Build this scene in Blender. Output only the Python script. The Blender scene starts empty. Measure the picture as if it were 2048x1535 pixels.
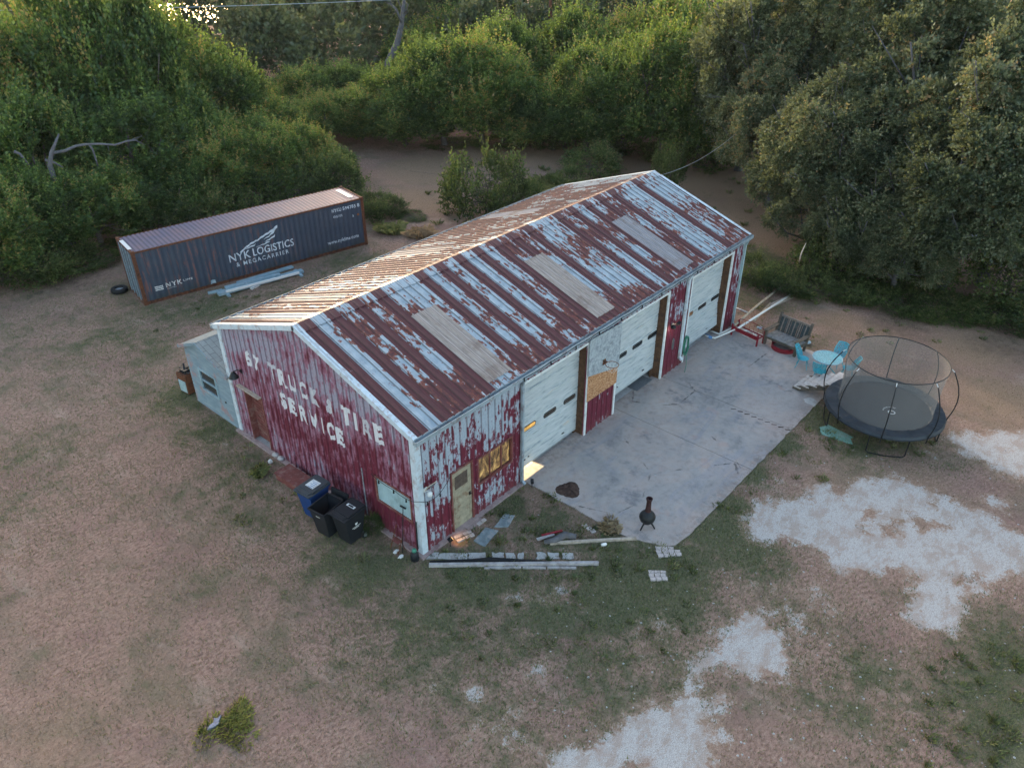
import bpy, bmesh, math, random
import numpy as np
from mathutils import Vector, Matrix
R=math.radians; PI=math.pi
random.seed(7)
# ------------------------------------------------------------------ camera
CAM=(-11.08863,-13.27832,16.97875); YAW,PIT,ROL,F=0.71968,-0.5669,-0.00222,1562.95
L,W,H,RZ=19.307,9.777,4.42,6.087            # the workshop: length, width, eave and ridge height
sc=bpy.context.scene
_fw=Vector((math.cos(YAW)*math.cos(PIT),math.sin(YAW)*math.cos(PIT),math.sin(PIT)))
_r=Vector((math.sin(YAW),-math.cos(YAW),0)); _u=_r.cross(_fw)
_r2=_r*math.cos(ROL)+_u*math.sin(ROL); _u2=-_r*math.sin(ROL)+_u*math.cos(ROL)
cam=bpy.data.cameras.new('camera'); camo=bpy.data.objects.new('camera',cam); sc.collection.objects.link(camo)
m=Matrix((_r2,_u2,-_fw)).transposed().to_4x4(); m.translation=Vector(CAM); camo.matrix_world=m
cam.sensor_width=36; cam.lens=36*F/2048; cam.clip_start=.1; cam.clip_end=2000; sc.camera=camo
# ------------------------------------------------------------------ light
SUN_EL,SUN_AZ=R(11),R(66)                      # low evening sun behind the trees, azimuth from +X
w=bpy.data.worlds.new('World'); sc.world=w; w.use_nodes=True
nt=w.node_tree; bg=nt.nodes['Background']
sky=nt.nodes.new('ShaderNodeTexSky'); sky.sky_type='NISHITA'; sky.sun_disc=False
sky.sun_elevation=SUN_EL; sky.sun_rotation=PI/2-SUN_AZ
sky.air_density=1.0; sky.dust_density=2.0; sky.ozone_density=1.0
wb=nt.nodes.new('ShaderNodeMix'); wb.data_type='RGBA'; wb.blend_type='MULTIPLY'; wb.inputs[0].default_value=1; wb.inputs[7].default_value=(1,.93,.86,1)
nt.links.new(sky.outputs[0],wb.inputs[6]); nt.links.new(wb.outputs[2],bg.inputs[0]); bg.inputs[1].default_value=.15
sl=bpy.data.lights.new('sun','SUN'); sl.energy=.5; sl.angle=R(.6); sl.color=(1,.83,.66)
so=bpy.data.objects.new('sun',sl); sc.collection.objects.link(so)
_sd=Vector((math.cos(SUN_AZ)*math.cos(SUN_EL),math.sin(SUN_AZ)*math.cos(SUN_EL),math.sin(SUN_EL)))
so.rotation_euler=_sd.to_track_quat('Z','Y').to_euler()
sc.view_settings.view_transform='Standard'; sc.view_settings.look='None'
sc.view_settings.exposure=2.4; sc.view_settings.gamma=1
sc.cycles.max_bounces=7; sc.cycles.transparent_max_bounces=16; sc.cycles.volume_bounces=0
sc.cycles.use_denoising=True
# ------------------------------------------------------------------ helpers
COL=sc.collection
def ray(px,py):
    return _fw+_r2*((px-1024)/F)-_u2*((py-767.5)/F)
def G(px,py,z=0.):                           # photo pixel -> point on the level plane z
    d=ray(px,py); t=(z-CAM[2])/d.z; return Vector(CAM)+d*t
def AT(px,py,D):                             # photo pixel + horizontal distance -> point
    d=ray(px,py); k=D/math.hypot(d.x,d.y); return Vector(CAM)+d*k
def setp(o,label=None,cat=None,group=None,kind=None):
    if label: o['label']=label
    if cat: o['category']=cat
    if group: o['group']=group
    if kind: o['kind']=kind
    return o
def thing(name,label,cat,loc=(0,0,0),rz=0,group=None):
    o=bpy.data.objects.new(name,None); COL.objects.link(o); o.empty_display_size=.2
    o.location=loc; o.rotation_euler=(0,0,rz); return setp(o,label,cat,group)
def dup(root,loc=None,rz=None,label=None,group=None,scale=None):
    r=root.copy(); COL.objects.link(r)
    if loc is not None: r.location=loc
    if rz is not None: r.rotation_euler=(r.rotation_euler.x,r.rotation_euler.y,rz)
    if label: r['label']=label
    if group: r['group']=group
    if scale: r.scale=scale if hasattr(scale,'__len__') else (scale,)*3
    for ch in list(root.children):
        c=ch.copy(); COL.objects.link(c); c.parent=r
        for g in list(ch.children):
            d=g.copy(); COL.objects.link(d); d.parent=c
    return r
class MB:
    def __init__(s): s.v=[]; s.f=[]; s.m=[]; s.mi=0
    def add(s,vs,fs):
        b=len(s.v); s.v+= [tuple(x) for x in vs]; s.f+=[tuple(i+b for i in f) for f in fs]; s.m+=[s.mi]*len(fs); return s
    def box(s,x0,x1,y0,y1,z0,z1,mat=None,bev=0):
        vs=[Vector((x,y,z)) for z in (z0,z1) for y in (y0,y1) for x in (x0,x1)]
        if mat is not None: vs=[mat@v for v in vs]
        return s.add(vs,[(0,2,3,1),(4,5,7,6),(0,1,5,4),(2,6,7,3),(0,4,6,2),(1,3,7,5)])
    def bar(s,a,b,wd,th,up=(0,0,1)):          # rectangular bar from a to b
        a=Vector(a);b=Vector(b); d=(b-a); l=d.length; d.normalize(); up=Vector(up)
        x=d.cross(up)
        if x.length<1e-4: x=d.cross(Vector((1,0,0)))
        x.normalize(); z=x.cross(d)
        vs=[a+d*(l*i)+x*(wd/2*j)+z*(th/2*k) for k in (-1,1) for j in (-1,1) for i in (0,1)]
        return s.add(vs,[(0,2,3,1),(4,5,7,6),(0,1,5,4),(2,6,7,3),(0,4,6,2),(1,3,7,5)])
    def tube(s,pts,r,n=8,closed=False,cap=True):
        pts=[Vector(p) for p in pts]; N=len(pts); rr=r if hasattr(r,'__len__') else [r]*N
        vs=[];prev=None
        for i,p in enumerate(pts):
            if closed: d=pts[(i+1)%N]-pts[i-1]
            else: d=pts[min(i+1,N-1)]-pts[max(i-1,0)]
            if d.length<1e-9: d=Vector((0,0,1))
            d.normalize()
            if prev is None:
                x=d.cross(Vector((0,0,1)))
                if x.length<.05: x=d.cross(Vector((1,0,0)))
            else: x=prev-d*prev.dot(d)
            x.normalize(); prev=x; y=d.cross(x)
            vs+=[p+(x*math.cos(2*PI*k/n)+y*math.sin(2*PI*k/n))*rr[i] for k in range(n)]
        fs=[]
        for i in range(N if closed else N-1):
            j=(i+1)%N
            for k in range(n): fs.append((i*n+k,i*n+(k+1)%n,j*n+(k+1)%n,j*n+k))
        if cap and not closed: fs+= [tuple(range(n))[::-1],tuple((N-1)*n+k for k in range(n))]
        return s.add(vs,fs)
    def lathe(s,prof,n=24,c=(0,0,0),cap=True):
        vs=[(c[0]+r*math.cos(2*PI*k/n),c[1]+r*math.sin(2*PI*k/n),c[2]+z) for r,z in prof for k in range(n)]
        fs=[(i*n+k,i*n+(k+1)%n,(i+1)*n+(k+1)%n,(i+1)*n+k) for i in range(len(prof)-1) for k in range(n)]
        if cap: fs+=[tuple(range(n))[::-1],tuple((len(prof)-1)*n+k for k in range(n))]
        return s.add(vs,fs)
    def prism(s,poly,z0,z1,mat=None):
        n=len(poly); vs=[Vector((x,y,z)) for z in (z0,z1) for x,y in poly]
        if mat is not None: vs=[mat@v for v in vs]
        return s.add(vs,[tuple(range(n))[::-1],tuple(range(n,2*n))]+[(i,(i+1)%n,n+(i+1)%n,n+i) for i in range(n)])
    def build(s,name,mats,parent=None,smooth=False,label=None,kind=None):
        me=bpy.data.meshes.new(name); me.from_pydata(s.v,[],s.f); 
        mats=mats if isinstance(mats,(list,tuple)) else [mats]
        for m_ in mats: me.materials.append(m_)
        if len(mats)>1: me.polygons.foreach_set('material_index',s.m)
        if smooth: me.polygons.foreach_set('use_smooth',[True]*len(s.f))
        me.update(); o=bpy.data.objects.new(name,me); COL.objects.link(o)
        if parent is not None: o.parent=parent
        if label: o['label']=label
        if kind: o['kind']=kind
        return o
def np_mesh(name,verts,nv,mat,parent=None,attrs=None,mats=None):
    """verts (N*nv,3): every nv consecutive vertices are one face"""
    n=len(verts)//nv; me=bpy.data.meshes.new(name)
    me.vertices.add(len(verts)); me.vertices.foreach_set('co',np.asarray(verts,dtype=np.float32).ravel())
    me.loops.add(len(verts)); me.loops.foreach_set('vertex_index',np.arange(len(verts),dtype=np.int32))
    me.polygons.add(n); me.polygons.foreach_set('loop_start',np.arange(0,len(verts),nv,dtype=np.int32))
    me.update(calc_edges=True)
    for k,a in (attrs or {}).items():
        at=me.attributes.new(k,'FLOAT','FACE'); at.data.foreach_set('value',np.asarray(a,dtype=np.float32))
    me.materials.append(mat); o=bpy.data.objects.new(name,me); COL.objects.link(o)
    if parent is not None: o.parent=parent
    return o
# ------------------------------------------------------------------ materials
class NT:
    def __init__(s,name):
        s.mat=bpy.data.materials.new(name); s.mat.use_nodes=True; s.t=s.mat.node_tree
        s.b=s.t.nodes['Principled BSDF']; s.out=s.t.nodes['Material Output']
        s.b.inputs['Specular IOR Level'].default_value=.3
        tc=s.t.nodes.new('ShaderNodeTexCoord'); s.obj=tc.outputs['Object']; s.gen=tc.outputs['Generated']
    def nd(s,k,**kw):
        n=s.t.nodes.new('ShaderNode'+k)
        for a,v in kw.items(): setattr(n,a,v)
        return n
    def put(s,i,v):
        if hasattr(v,'links') or isinstance(v,bpy.types.NodeSocket): s.t.links.new(v,i)
        elif v is not None: i.default_value=v if not (hasattr(v,'__len__') and len(v)==3 and i.type=='RGBA') else (*v,1)
    def vec(s,scale=(1,1,1),v=None,loc=(0,0,0),rot=(0,0,0)):
        n=s.nd('Mapping'); s.put(n.inputs[0],v or s.obj); n.inputs['Scale'].default_value=scale
        n.inputs['Location'].default_value=loc; n.inputs['Rotation'].default_value=rot; return n.outputs[0]
    def noise(s,v=None,sc=1,det=4,ro=.6,dist=0):
        n=s.nd('TexNoise'); s.put(n.inputs['Vector'],v or s.obj); n.inputs['Scale'].default_value=sc
        n.inputs['Detail'].default_value=det; n.inputs['Roughness'].default_value=ro; n.inputs['Distortion'].default_value=dist
        return n.outputs[0]
    def vor(s,v=None,sc=1,feat='F1',out=0,rnd=1):
        n=s.nd('TexVoronoi',feature=feat); s.put(n.inputs['Vector'],v or s.obj); n.inputs['Scale'].default_value=sc
        n.inputs['Randomness'].default_value=rnd; return n.outputs[out]
    def m(s,op,a,b=None,c=None,clamp=False):
        n=s.nd('Math',operation=op,use_clamp=clamp); s.put(n.inputs[0],a); s.put(n.inputs[1],b); s.put(n.inputs[2],c); return n.outputs[0]
    def ss(s,x,a,b):                           # smoothstep a..b
        n=s.nd('MapRange',interpolation_type='SMOOTHSTEP'); s.put(n.inputs[0],x); s.put(n.inputs[1],a); s.put(n.inputs[2],b); return n.outputs[0]
    def mix(s,f,a,b,mode='MIX'):
        n=s.nd('Mix',data_type='RGBA',blend_type=mode); s.put(n.inputs[0],f); s.put(n.inputs[6],a); s.put(n.inputs[7],b); return n.outputs[2]
    def ramp(s,x,stops,interp='LINEAR'):
        n=s.nd('ValToRGB'); s.put(n.inputs[0],x); cr=n.color_ramp; cr.interpolation=interp
        while len(cr.elements)<len(stops): cr.elements.new(.5)
        for e,(p_,c) in zip(cr.elements,stops): e.position=p_; e.color=(*c,1)
        return n.outputs[0]
    def xyz(s,v=None):
        n=s.nd('SeparateXYZ'); s.put(n.inputs[0],v or s.obj); return n.outputs
    def comb(s,x,y,z):
        n=s.nd('CombineXYZ'); s.put(n.inputs[0],x); s.put(n.inputs[1],y); s.put(n.inputs[2],z); return n.outputs[0]
    def attr(s,k):
        n=s.nd('Attribute'); n.attribute_name=k; return n.outputs['Fac']
    def fin(s,col,rough=.8,metal=0,bump=None,bs=.3,bd=.02,alpha=None,spec=None):
        s.put(s.b.inputs['Base Color'],col); s.put(s.b.inputs['Roughness'],rough); s.put(s.b.inputs['Metallic'],metal)
        if spec is not None: s.b.inputs['Specular IOR Level'].default_value=spec
        if alpha is not None: s.put(s.b.inputs['Alpha'],alpha)
        if bump is not None:
            n=s.nd('Bump'); n.inputs['Strength'].default_value=bs; n.inputs['Distance'].default_value=bd
            s.put(n.inputs['Height'],bump); s.t.links.new(n.outputs[0],s.b.inputs['Normal'])
        return s.mat
def simple(name,c,rough=.7,metal=0,var=.25,sc=6,c2=None,amt=.5,bs=.15):
    t=NT(name); n=t.noise(sc=sc,det=6,ro=.65); lo=tuple(x*(1-var) for x in c); hi=tuple(min(1,x*(1+var)) for x in c)
    col=t.ramp(n,[(.3,lo),(.7,hi)])
    if c2: col=t.mix(t.m('MULTIPLY',t.ss(t.noise(sc=sc*.6,det=8,ro=.75),.5,.62),amt),col,c2)
    return t.fin(col,rough,metal,bump=n,bs=bs)
def glow(name,c,st,sc=3,var=.5):
    t=NT(name); n=t.noise(sc=sc,det=3); col=t.ramp(n,[(.3,tuple(x*(1-var) for x in c)),(.65,c)])
    t.fin(col,.7); t.put(t.b.inputs['Emission Color'],col); t.b.inputs['Emission Strength'].default_value=st; return t.mat
M={}
M['trim']=simple('trim_paint',(.50,.58,.64),.45,.0,.12,5,(.24,.11,.08),.5)
M['gutter']=simple('gutter_metal',(.33,.40,.45),.4,.3,.2,4,(.16,.09,.07),.6)
M['white']=simple('white_paint',(.66,.69,.70),.5,0,.1,8,(.4,.38,.35),.5)
M['pvc']=simple('white_pvc',(.72,.72,.70),.4,0,.08,8)
M['dark']=simple('black_metal',(.016,.018,.021),.45,.2,.3,9)
M['rust']=simple('rusty_steel',(.13,.05,.026),.85,.1,.45,9,(.045,.024,.018),.8)
M['jamb']=simple('rusty_jamb',(.10,.052,.030),.85,.0,.4,7,(.05,.03,.022),.8)
M['plank']=simple('grey_plank',(.36,.34,.34),.9,0,.25,6,(.2,.17,.16),.6,.4)
M['steps']=simple('bleached_boards',(.50,.46,.43),.9,0,.2,6,(.34,.27,.24),.6,.3)
M['rustlight']=simple('rust_orange',(.26,.10,.04),.85,.0,.4,12,(.09,.035,.02),.8)
M['conc_curb']=simple('curb_concrete',(.33,.25,.24),.9,0,.2,5,(.22,.13,.13),.7,.4)
M['slab']=simple('pale_concrete',(.42,.41,.40),.9,0,.2,4,(.25,.22,.20),.7,.4)
M['stoneblue']=simple('grey_flagstone',(.19,.23,.25),.85,0,.3,6,(.36,.33,.31),.7,.4)
M['brickpale']=simple('pale_pink_brick',(.46,.40,.38),.9,0,.25,9,(.26,.22,.2),.6,.4)
M['wood']=simple('weathered_wood',(.105,.088,.072),.9,0,.4,7,(.05,.055,.04),.6,.4)
M['woodpale']=simple('pale_lumber',(.40,.34,.28),.85,0,.25,7,(.26,.2,.15),.6,.3)
M['bark']=simple('bark',(.10,.085,.07),.95,0,.4,8,(.16,.15,.14),.5,.6)
M['deadbark']=simple('bare_grey_bark',(.10,.10,.11),.9,0,.35,5,(.12,.10,.09),.6,.5)
M['turq']=simple('turquoise_paint',(.045,.36,.46),.4,.1,.2,8,(.16,.42,.48),.5)
M['redmetal']=simple('red_painted_steel',(.24,.018,.03),.5,.1,.3,7,(.11,.02,.02),.7)
M['steelblue']=simple('pale_blue_steel',(.28,.40,.46),.45,.2,.2,4,(.5,.56,.6),.5)
M['rubber']=simple('black_rubber',(.012,.013,.015),.75,0,.3,10)
M['mat_grey']=simple('grey_mat',(.12,.13,.14),.95,0,.2,12)
M['hosegreen']=simple('green_hose',(.05,.20,.14),.45,0,.2,8)
M['soil']=simple('dark_soil',(.055,.032,.026),.98,0,.5,14,(.11,.07,.055),.6,1)
M['bluecloth']=simple('blue_tarp',(.10,.22,.42),.6,0,.2,3)
# --- corrugated roof: rust-brown paint with galvanised steel showing
def roof_mat():
    t=NT('rusted_roof_sheet'); x,y,z=t.xyz()
    pidx=t.m('FLOOR',t.m('DIVIDE',x,.915)); f=t.m('FRACT',t.m('DIVIDE',x,.915))
    h=t.nd('TexWhiteNoise',noise_dimensions='1D'); t.put(h.inputs['W'],pidx); hr=h.outputs[0]
    xs=t.m('DIVIDE',t.m('FLOOR',t.m('MULTIPLY',x,9.84)),9.84)       # slats follow the ribs
    n1=t.noise(t.comb(t.m('MULTIPLY',xs,9.7),t.m('MULTIPLY',y,2.1),0),1,3,.6)
    n2=t.noise(t.vec((.34,.42,1)),1,2,.5)
    n3=t.noise(t.vec((9,3.2,1)),1,5,.7)
    n4=t.noise(t.vec((30,12,1)),1,3,.7)
    stripe=t.m('MULTIPLY',t.m('LESS_THAN',t.m('ABSOLUTE',t.m('SUBTRACT',f,.30)),.23),t.m('GREATER_THAN',hr,.12))
    v=t.m('ADD',t.m('MULTIPLY',n1,.62),t.m('ADD',t.m('MULTIPLY',n2,.65),t.m('ADD',t.m('MULTIPLY',n3,.40),t.m('MULTIPLY',n4,.10))))
    v=t.m('SUBTRACT',v,t.m('MULTIPLY',stripe,.33))
    left=t.ss(y,W/2-.02,W/2+.02)
    v=t.m('ADD',v,t.m('MULTIPLY',left,-.045))                     # the far slope shows less bare metal
    v=t.m('ADD',v,t.m('MULTIPLY',t.ss(x,1.3,.4),.16)); v=t.m('ADD',v,t.m('MULTIPLY',t.ss(x,14.5,18.5),.045))
    g=t.ss(v,.872,.884)
    rim=t.ss(v,.76,.88)
    galv=t.ramp(t.noise(sc=3,det=5),[(.3,(.25,.31,.36)),(.7,(.41,.47,.51))])
    dark=t.ramp(n3,[(.3,(.066,.020,.023)),(.7,(.118,.031,.034))])
    orange=t.ramp(n4,[(.3,(.135,.030,.022)),(.7,(.27,.080,.045))])
    rustc=t.mix(t.m('MULTIPLY',rim,t.m('SUBTRACT',1,t.m('MULTIPLY',stripe,.8))),dark,orange)
    col=t.mix(g,rustc,galv)
    col=t.mix(t.m('MULTIPLY',t.m('MULTIPLY',g,t.ss(t.noise(t.vec((14,5,1)),1,6,.8),.57,.66)),.6),col,(.62,.60,.52))
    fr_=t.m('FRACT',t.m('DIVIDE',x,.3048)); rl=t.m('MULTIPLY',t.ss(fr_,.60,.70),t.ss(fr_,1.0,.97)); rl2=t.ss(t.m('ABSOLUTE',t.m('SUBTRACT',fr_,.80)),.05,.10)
    col=t.mix(t.m('MULTIPLY',t.m('MULTIPLY',rl,rl2),t.m('ADD',.35,t.m('MULTIPLY',n3,.5))),col,(.075,.045,.042))  # dark lines beside the ribs: weak rib shading strengthened in the colour
    rough=t.m('SUBTRACT',.62,t.m('MULTIPLY',g,.2))
    return t.fin(col,rough,t.m('MULTIPLY',g,.25),bump=n4,bs=.1,spec=.4)
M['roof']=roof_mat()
def sky_mat():
    t=NT('fibreglass_skylight'); n=t.noise(t.vec((12,1.2,1)),1,6,.75); x,y,z=t.xyz(); n2=t.noise(sc=.8,det=6,ro=.7)
    col=t.ramp(n,[(.25,(.17,.13,.115)),(.5,(.37,.305,.27)),(.75,(.47,.40,.36))])
    col=t.mix(t.m('MULTIPLY',t.ss(x,10.5,13.5),.75),col,t.ramp(n,[(.3,(.18,.18,.20)),(.7,(.34,.34,.38))]))
    col=t.mix(t.m('MULTIPLY',t.ss(n2,.52,.64),.6),col,(.20,.13,.10)); fr_=t.m('FRACT',t.m('DIVIDE',x,.1016))
    col=t.mix(t.m('MULTIPLY',t.ss(t.m('ABSOLUTE',t.m('SUBTRACT',fr_,.5)),.22,.10),.45),col,(.12,.085,.075))  # thin dark lines painted in as rib shading
    return t.fin(col,.55)
M['skylight']=sky_mat()
# --- corrugated walls: peeled crimson paint
def wall_mat(name,gable):
    t=NT(name); x,y,z=t.xyz(); u=y if gable else x
    us=t.m('DIVIDE',t.m('FLOOR',t.m('MULTIPLY',u,9.84)),9.84)
    n1=t.noise(t.comb(t.m('MULTIPLY',us,8.3),t.m('MULTIPLY',z,1.3),3),1,3,.6)
    n2=t.noise(t.comb(t.m('MULTIPLY',u,.7),t.m('MULTIPLY',z,.8),1),1,3,.5)
    n3=t.noise(t.comb(t.m('MULTIPLY',u,12),t.m('MULTIPLY',z,3.0),5),1,6,.75)
    n4=t.noise(t.comb(t.m('MULTIPLY',u,34),t.m('MULTIPLY',z,10),7),1,4,.75)
    v=t.m('ADD',t.m('MULTIPLY',n1,.55),t.m('ADD',t.m('MULTIPLY',n2,.45),t.m('ADD',t.m('MULTIPLY',n3,.45),t.m('MULTIPLY',n4,.15))))
    if gable:
        v=t.m('ADD',v,t.m('MULTIPLY',t.ss(z,1.6,5.6),.13)); v=t.m('ADD',v,t.m('MULTIPLY',t.ss(y,5.,9.6),.07)); a,b,off=.75,.93,-.035
    else:
        v=t.m('ADD',v,t.m('MULTIPLY',t.ss(z,1.0,3.6),.075)); v=t.m('ADD',v,t.m('MULTIPLY',t.ss(x,4.9,4.3),.055)); a,b,off=.845,.88,-.035
    v=t.m('ADD',v,off)
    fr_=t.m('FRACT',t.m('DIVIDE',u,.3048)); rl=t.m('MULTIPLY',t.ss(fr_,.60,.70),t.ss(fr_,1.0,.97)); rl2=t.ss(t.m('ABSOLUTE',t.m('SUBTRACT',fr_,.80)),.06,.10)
    red=t.ramp(n3,[(.25,(.095,.014,.028)),(.6,(.150,.022,.042)),(.85,(.20,.052,.078))])
    pale=t.ramp(n4,[(.25,(.25,.29,.36) if not gable else (.24,.22,.29)),(.75,(.42,.49,.56) if not gable else (.38,.36,.43))])
    pink=(.30,.11,.17) if gable else (.25,.08,.12)
    g=t.ss(v,a,b)
    col=t.mix(g,red,pale); k=t.m('MULTIPLY',t.m('MULTIPLY',g,t.m('SUBTRACT',1,g)),3.0 if gable else 2)
    col=t.mix(t.m('MINIMUM',k,.9),col,pink)
    col=t.mix(t.m('MULTIPLY',t.m('MULTIPLY',rl,rl2),t.m('ADD',.25,t.m('MULTIPLY',n3,.5))),col,(.075,.022,.03))  # rib edges darkened in the colour, standing in for shade
    col=t.mix(t.m('MULTIPLY',t.ss(z,.45,.0),.5),col,(.16,.06,.06))
    return t.fin(col,.6,0,bump=n4,bs=.15)
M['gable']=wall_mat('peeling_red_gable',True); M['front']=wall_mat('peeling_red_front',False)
def letter_mat(name,th,c=(.66,.66,.70),sc=7):
    t=NT(name); n=t.noise(t.vec((sc,sc,sc*.45)),1,7,.75); a=t.m('GREATER_THAN',n,th)
    return t.fin(t.ramp(n,[(.4,tuple(q*.85 for q in c)),(.7,c)]),.7,alpha=a)
M['let']=letter_mat('worn_white_lettering',.27,(.70,.70,.73)); M['letfaint']=letter_mat('flaked_white_lettering',.41,(.56,.56,.60))
M['letc']=letter_mat('container_lettering',.37,(.66,.72,.76)); M['letold']=letter_mat('worn_container_lettering',.42,(.74,.74,.72),9)
# --- roller doors
def rdoor():
    t=NT('weathered_roller_door'); x,y,z=t.xyz()
    n=t.noise(t.comb(t.m('MULTIPLY',x,1.6),y,t.m('MULTIPLY',z,11)),1,7,.72); n2=t.noise(sc=2.2,det=6,ro=.7)
    col=t.ramp(n,[(.30,(.19,.24,.27)),(.46,(.41,.45,.47)),(.75,(.56,.58,.58))])
    col=t.mix(t.m('MULTIPLY',t.ss(n2,.58,.66),.45),col,(.30,.38,.44))
    col=t.mix(t.m('MULTIPLY',t.ss(t.noise(t.vec((1,1,5)),.9,4,.6),.62,.72),.5),col,(.60,.45,.32))
    return t.fin(col,.5,0,bump=n,bs=.1)
M['rdoor']=rdoor()
def osb():
    t=NT('strand_board'); c=t.vor(t.vec((1,1,1)),28,out=1); n=t.noise(sc=18,det=5,ro=.8)
    k=t.nd('SeparateColor'); t.put(k.inputs[0],c)
    col=t.ramp(t.m('ADD',t.m('MULTIPLY',k.outputs[0],.5),t.m('MULTIPLY',n,.5)),[(.25,(.20,.085,.035)),(.5,(.42,.21,.10)),(.8,(.58,.36,.22))])
    return t.fin(col,.8,0,bump=n,bs=.3)
M['osb']=osb()
M['backboard']=simple('weathered_backboard',(.33,.37,.40),.7,0,.3,9,(.15,.17,.2),.7)
M['doormetal']=simple('dirty_cream_door',(.30,.27,.20),.7,0,.3,5,(.17,.09,.05),.7)
M['reddoor']=simple('brown_red_door',(.16,.05,.045),.7,0,.35,6,(.25,.16,.14),.6)
M['bluesheet']=simple('light_blue_sheet',(.33,.46,.50),.5,.1,.15,3,(.2,.27,.26),.5)
M['glass']=NT('dark_glass').fin((.03,.035,.04),.08,0,spec=.6)
def dirty_glass(name,c):
    t=NT(name); n=t.noise(sc=6,det=4); return t.fin(t.ramp(n,[(.3,tuple(q*.6 for q in c)),(.7,c)]),.2)
M['brownpane']=dirty_glass('brown_pane',(.13,.10,.085))
M['yellowpane']=glow('lit_yellow_pane',(.95,.52,.14),.13)
def curtain():
    t=NT('lit_curtain'); x,y,z=t.xyz()
    n=t.noise(t.vec((5,1,2.6)),1,5,.65,.6)
    col=t.ramp(n,[(.40,(.045,.028,.02)),(.55,(.20,.115,.05)),(.68,(.66,.42,.15))])
    t.fin(col,.8); t.put(t.b.inputs['Emission Color'],col); t.b.inputs['Emission Strength'].default_value=.10; return t.mat
M['curtain']=curtain()
def planks():
    t=NT('faded_blue_siding'); x,y,z=t.xyz()
    n=t.noise(t.vec((2,1.6,8)),1,6,.7); n2=t.noise(sc=1.6,det=5,ro=.6)
    col=t.ramp(n,[(.3,(.13,.19,.24)),(.55,(.20,.27,.31)),(.8,(.30,.35,.37))])
    col=t.mix(t.m('MULTIPLY',t.ss(n2,.53,.66),.75),col,(.30,.17,.17))
    return t.fin(col,.8,0,bump=n,bs=.2)
M['siding']=planks()
def shing():
    t=NT('grey_shingles'); b=t.nd('TexBrick'); t.put(b.inputs['Vector'],t.vec((1,1,1),rot=(0,0,PI/2))); b.inputs['Scale'].default_value=1
    b.inputs['Brick Width'].default_value=.42; b.inputs['Row Height'].default_value=.22; b.inputs['Mortar Size'].default_value=.012
    b.inputs['Color1'].default_value=(.20,.23,.24,1); b.inputs['Color2'].default_value=(.26,.29,.29,1); b.inputs['Mortar'].default_value=(.05,.06,.07,1)
    n=t.noise(sc=9,det=6); return t.fin(t.mix(.5,b.outputs[0],t.mix(n,(.10,.12,.12),(.34,.35,.34))),.9,bump=n,bs=.3)
M['shingle']=shing()
# --- shipping container
def cont(name,roof):
    t=NT(name); x,y,z=t.xyz()
    n=t.noise(t.comb(t.m('MULTIPLY',x,7),t.m('MULTIPLY',y,7),t.m('MULTIPLY',z,.7)),1,5,.7); n2=t.noise(sc=1.3,det=7,ro=.7); n3=t.noise(sc=14,det=4,ro=.7)
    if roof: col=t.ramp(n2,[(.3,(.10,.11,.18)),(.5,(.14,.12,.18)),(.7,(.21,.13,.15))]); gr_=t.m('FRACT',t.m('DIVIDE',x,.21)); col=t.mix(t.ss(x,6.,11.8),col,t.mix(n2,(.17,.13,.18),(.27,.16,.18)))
    if roof: col=t.mix(t.m('MULTIPLY',t.m('LESS_THAN',gr_,.45),.6),col,(.035,.035,.06))  # grooves painted darker as shade between the roof ribs
    else:
        col=t.ramp(n2,[(.3,(.038,.054,.082)),(.7,(.060,.074,.098))])
        r=t.m('MULTIPLY',t.ss(n,.53,.64),t.m('MULTIPLY',t.ss(x,9.5,5.0),.8)); col=t.mix(r,col,(.19,.085,.07))
        bot=t.m('MULTIPLY',t.ss(z,.75,.15),t.ss(n2,.40,.55)); col=t.mix(t.m('MULTIPLY',bot,.6),col,(.035,.045,.045))
        col=t.mix(t.m('MULTIPLY',t.ss(t.noise(sc=5,det=6,ro=.8),.63,.68),.7),col,(.13,.06,.05))
    return t.fin(col,.55,0,bump=n3,bs=.1)
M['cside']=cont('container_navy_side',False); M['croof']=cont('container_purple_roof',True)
M['cend']=simple('container_end',(.10,.14,.18),.6,0,.3,6,(.09,.05,.04),.7)
M['rods']=simple('pale_rods',(.24,.29,.33),.5,0,.2,6)
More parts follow.
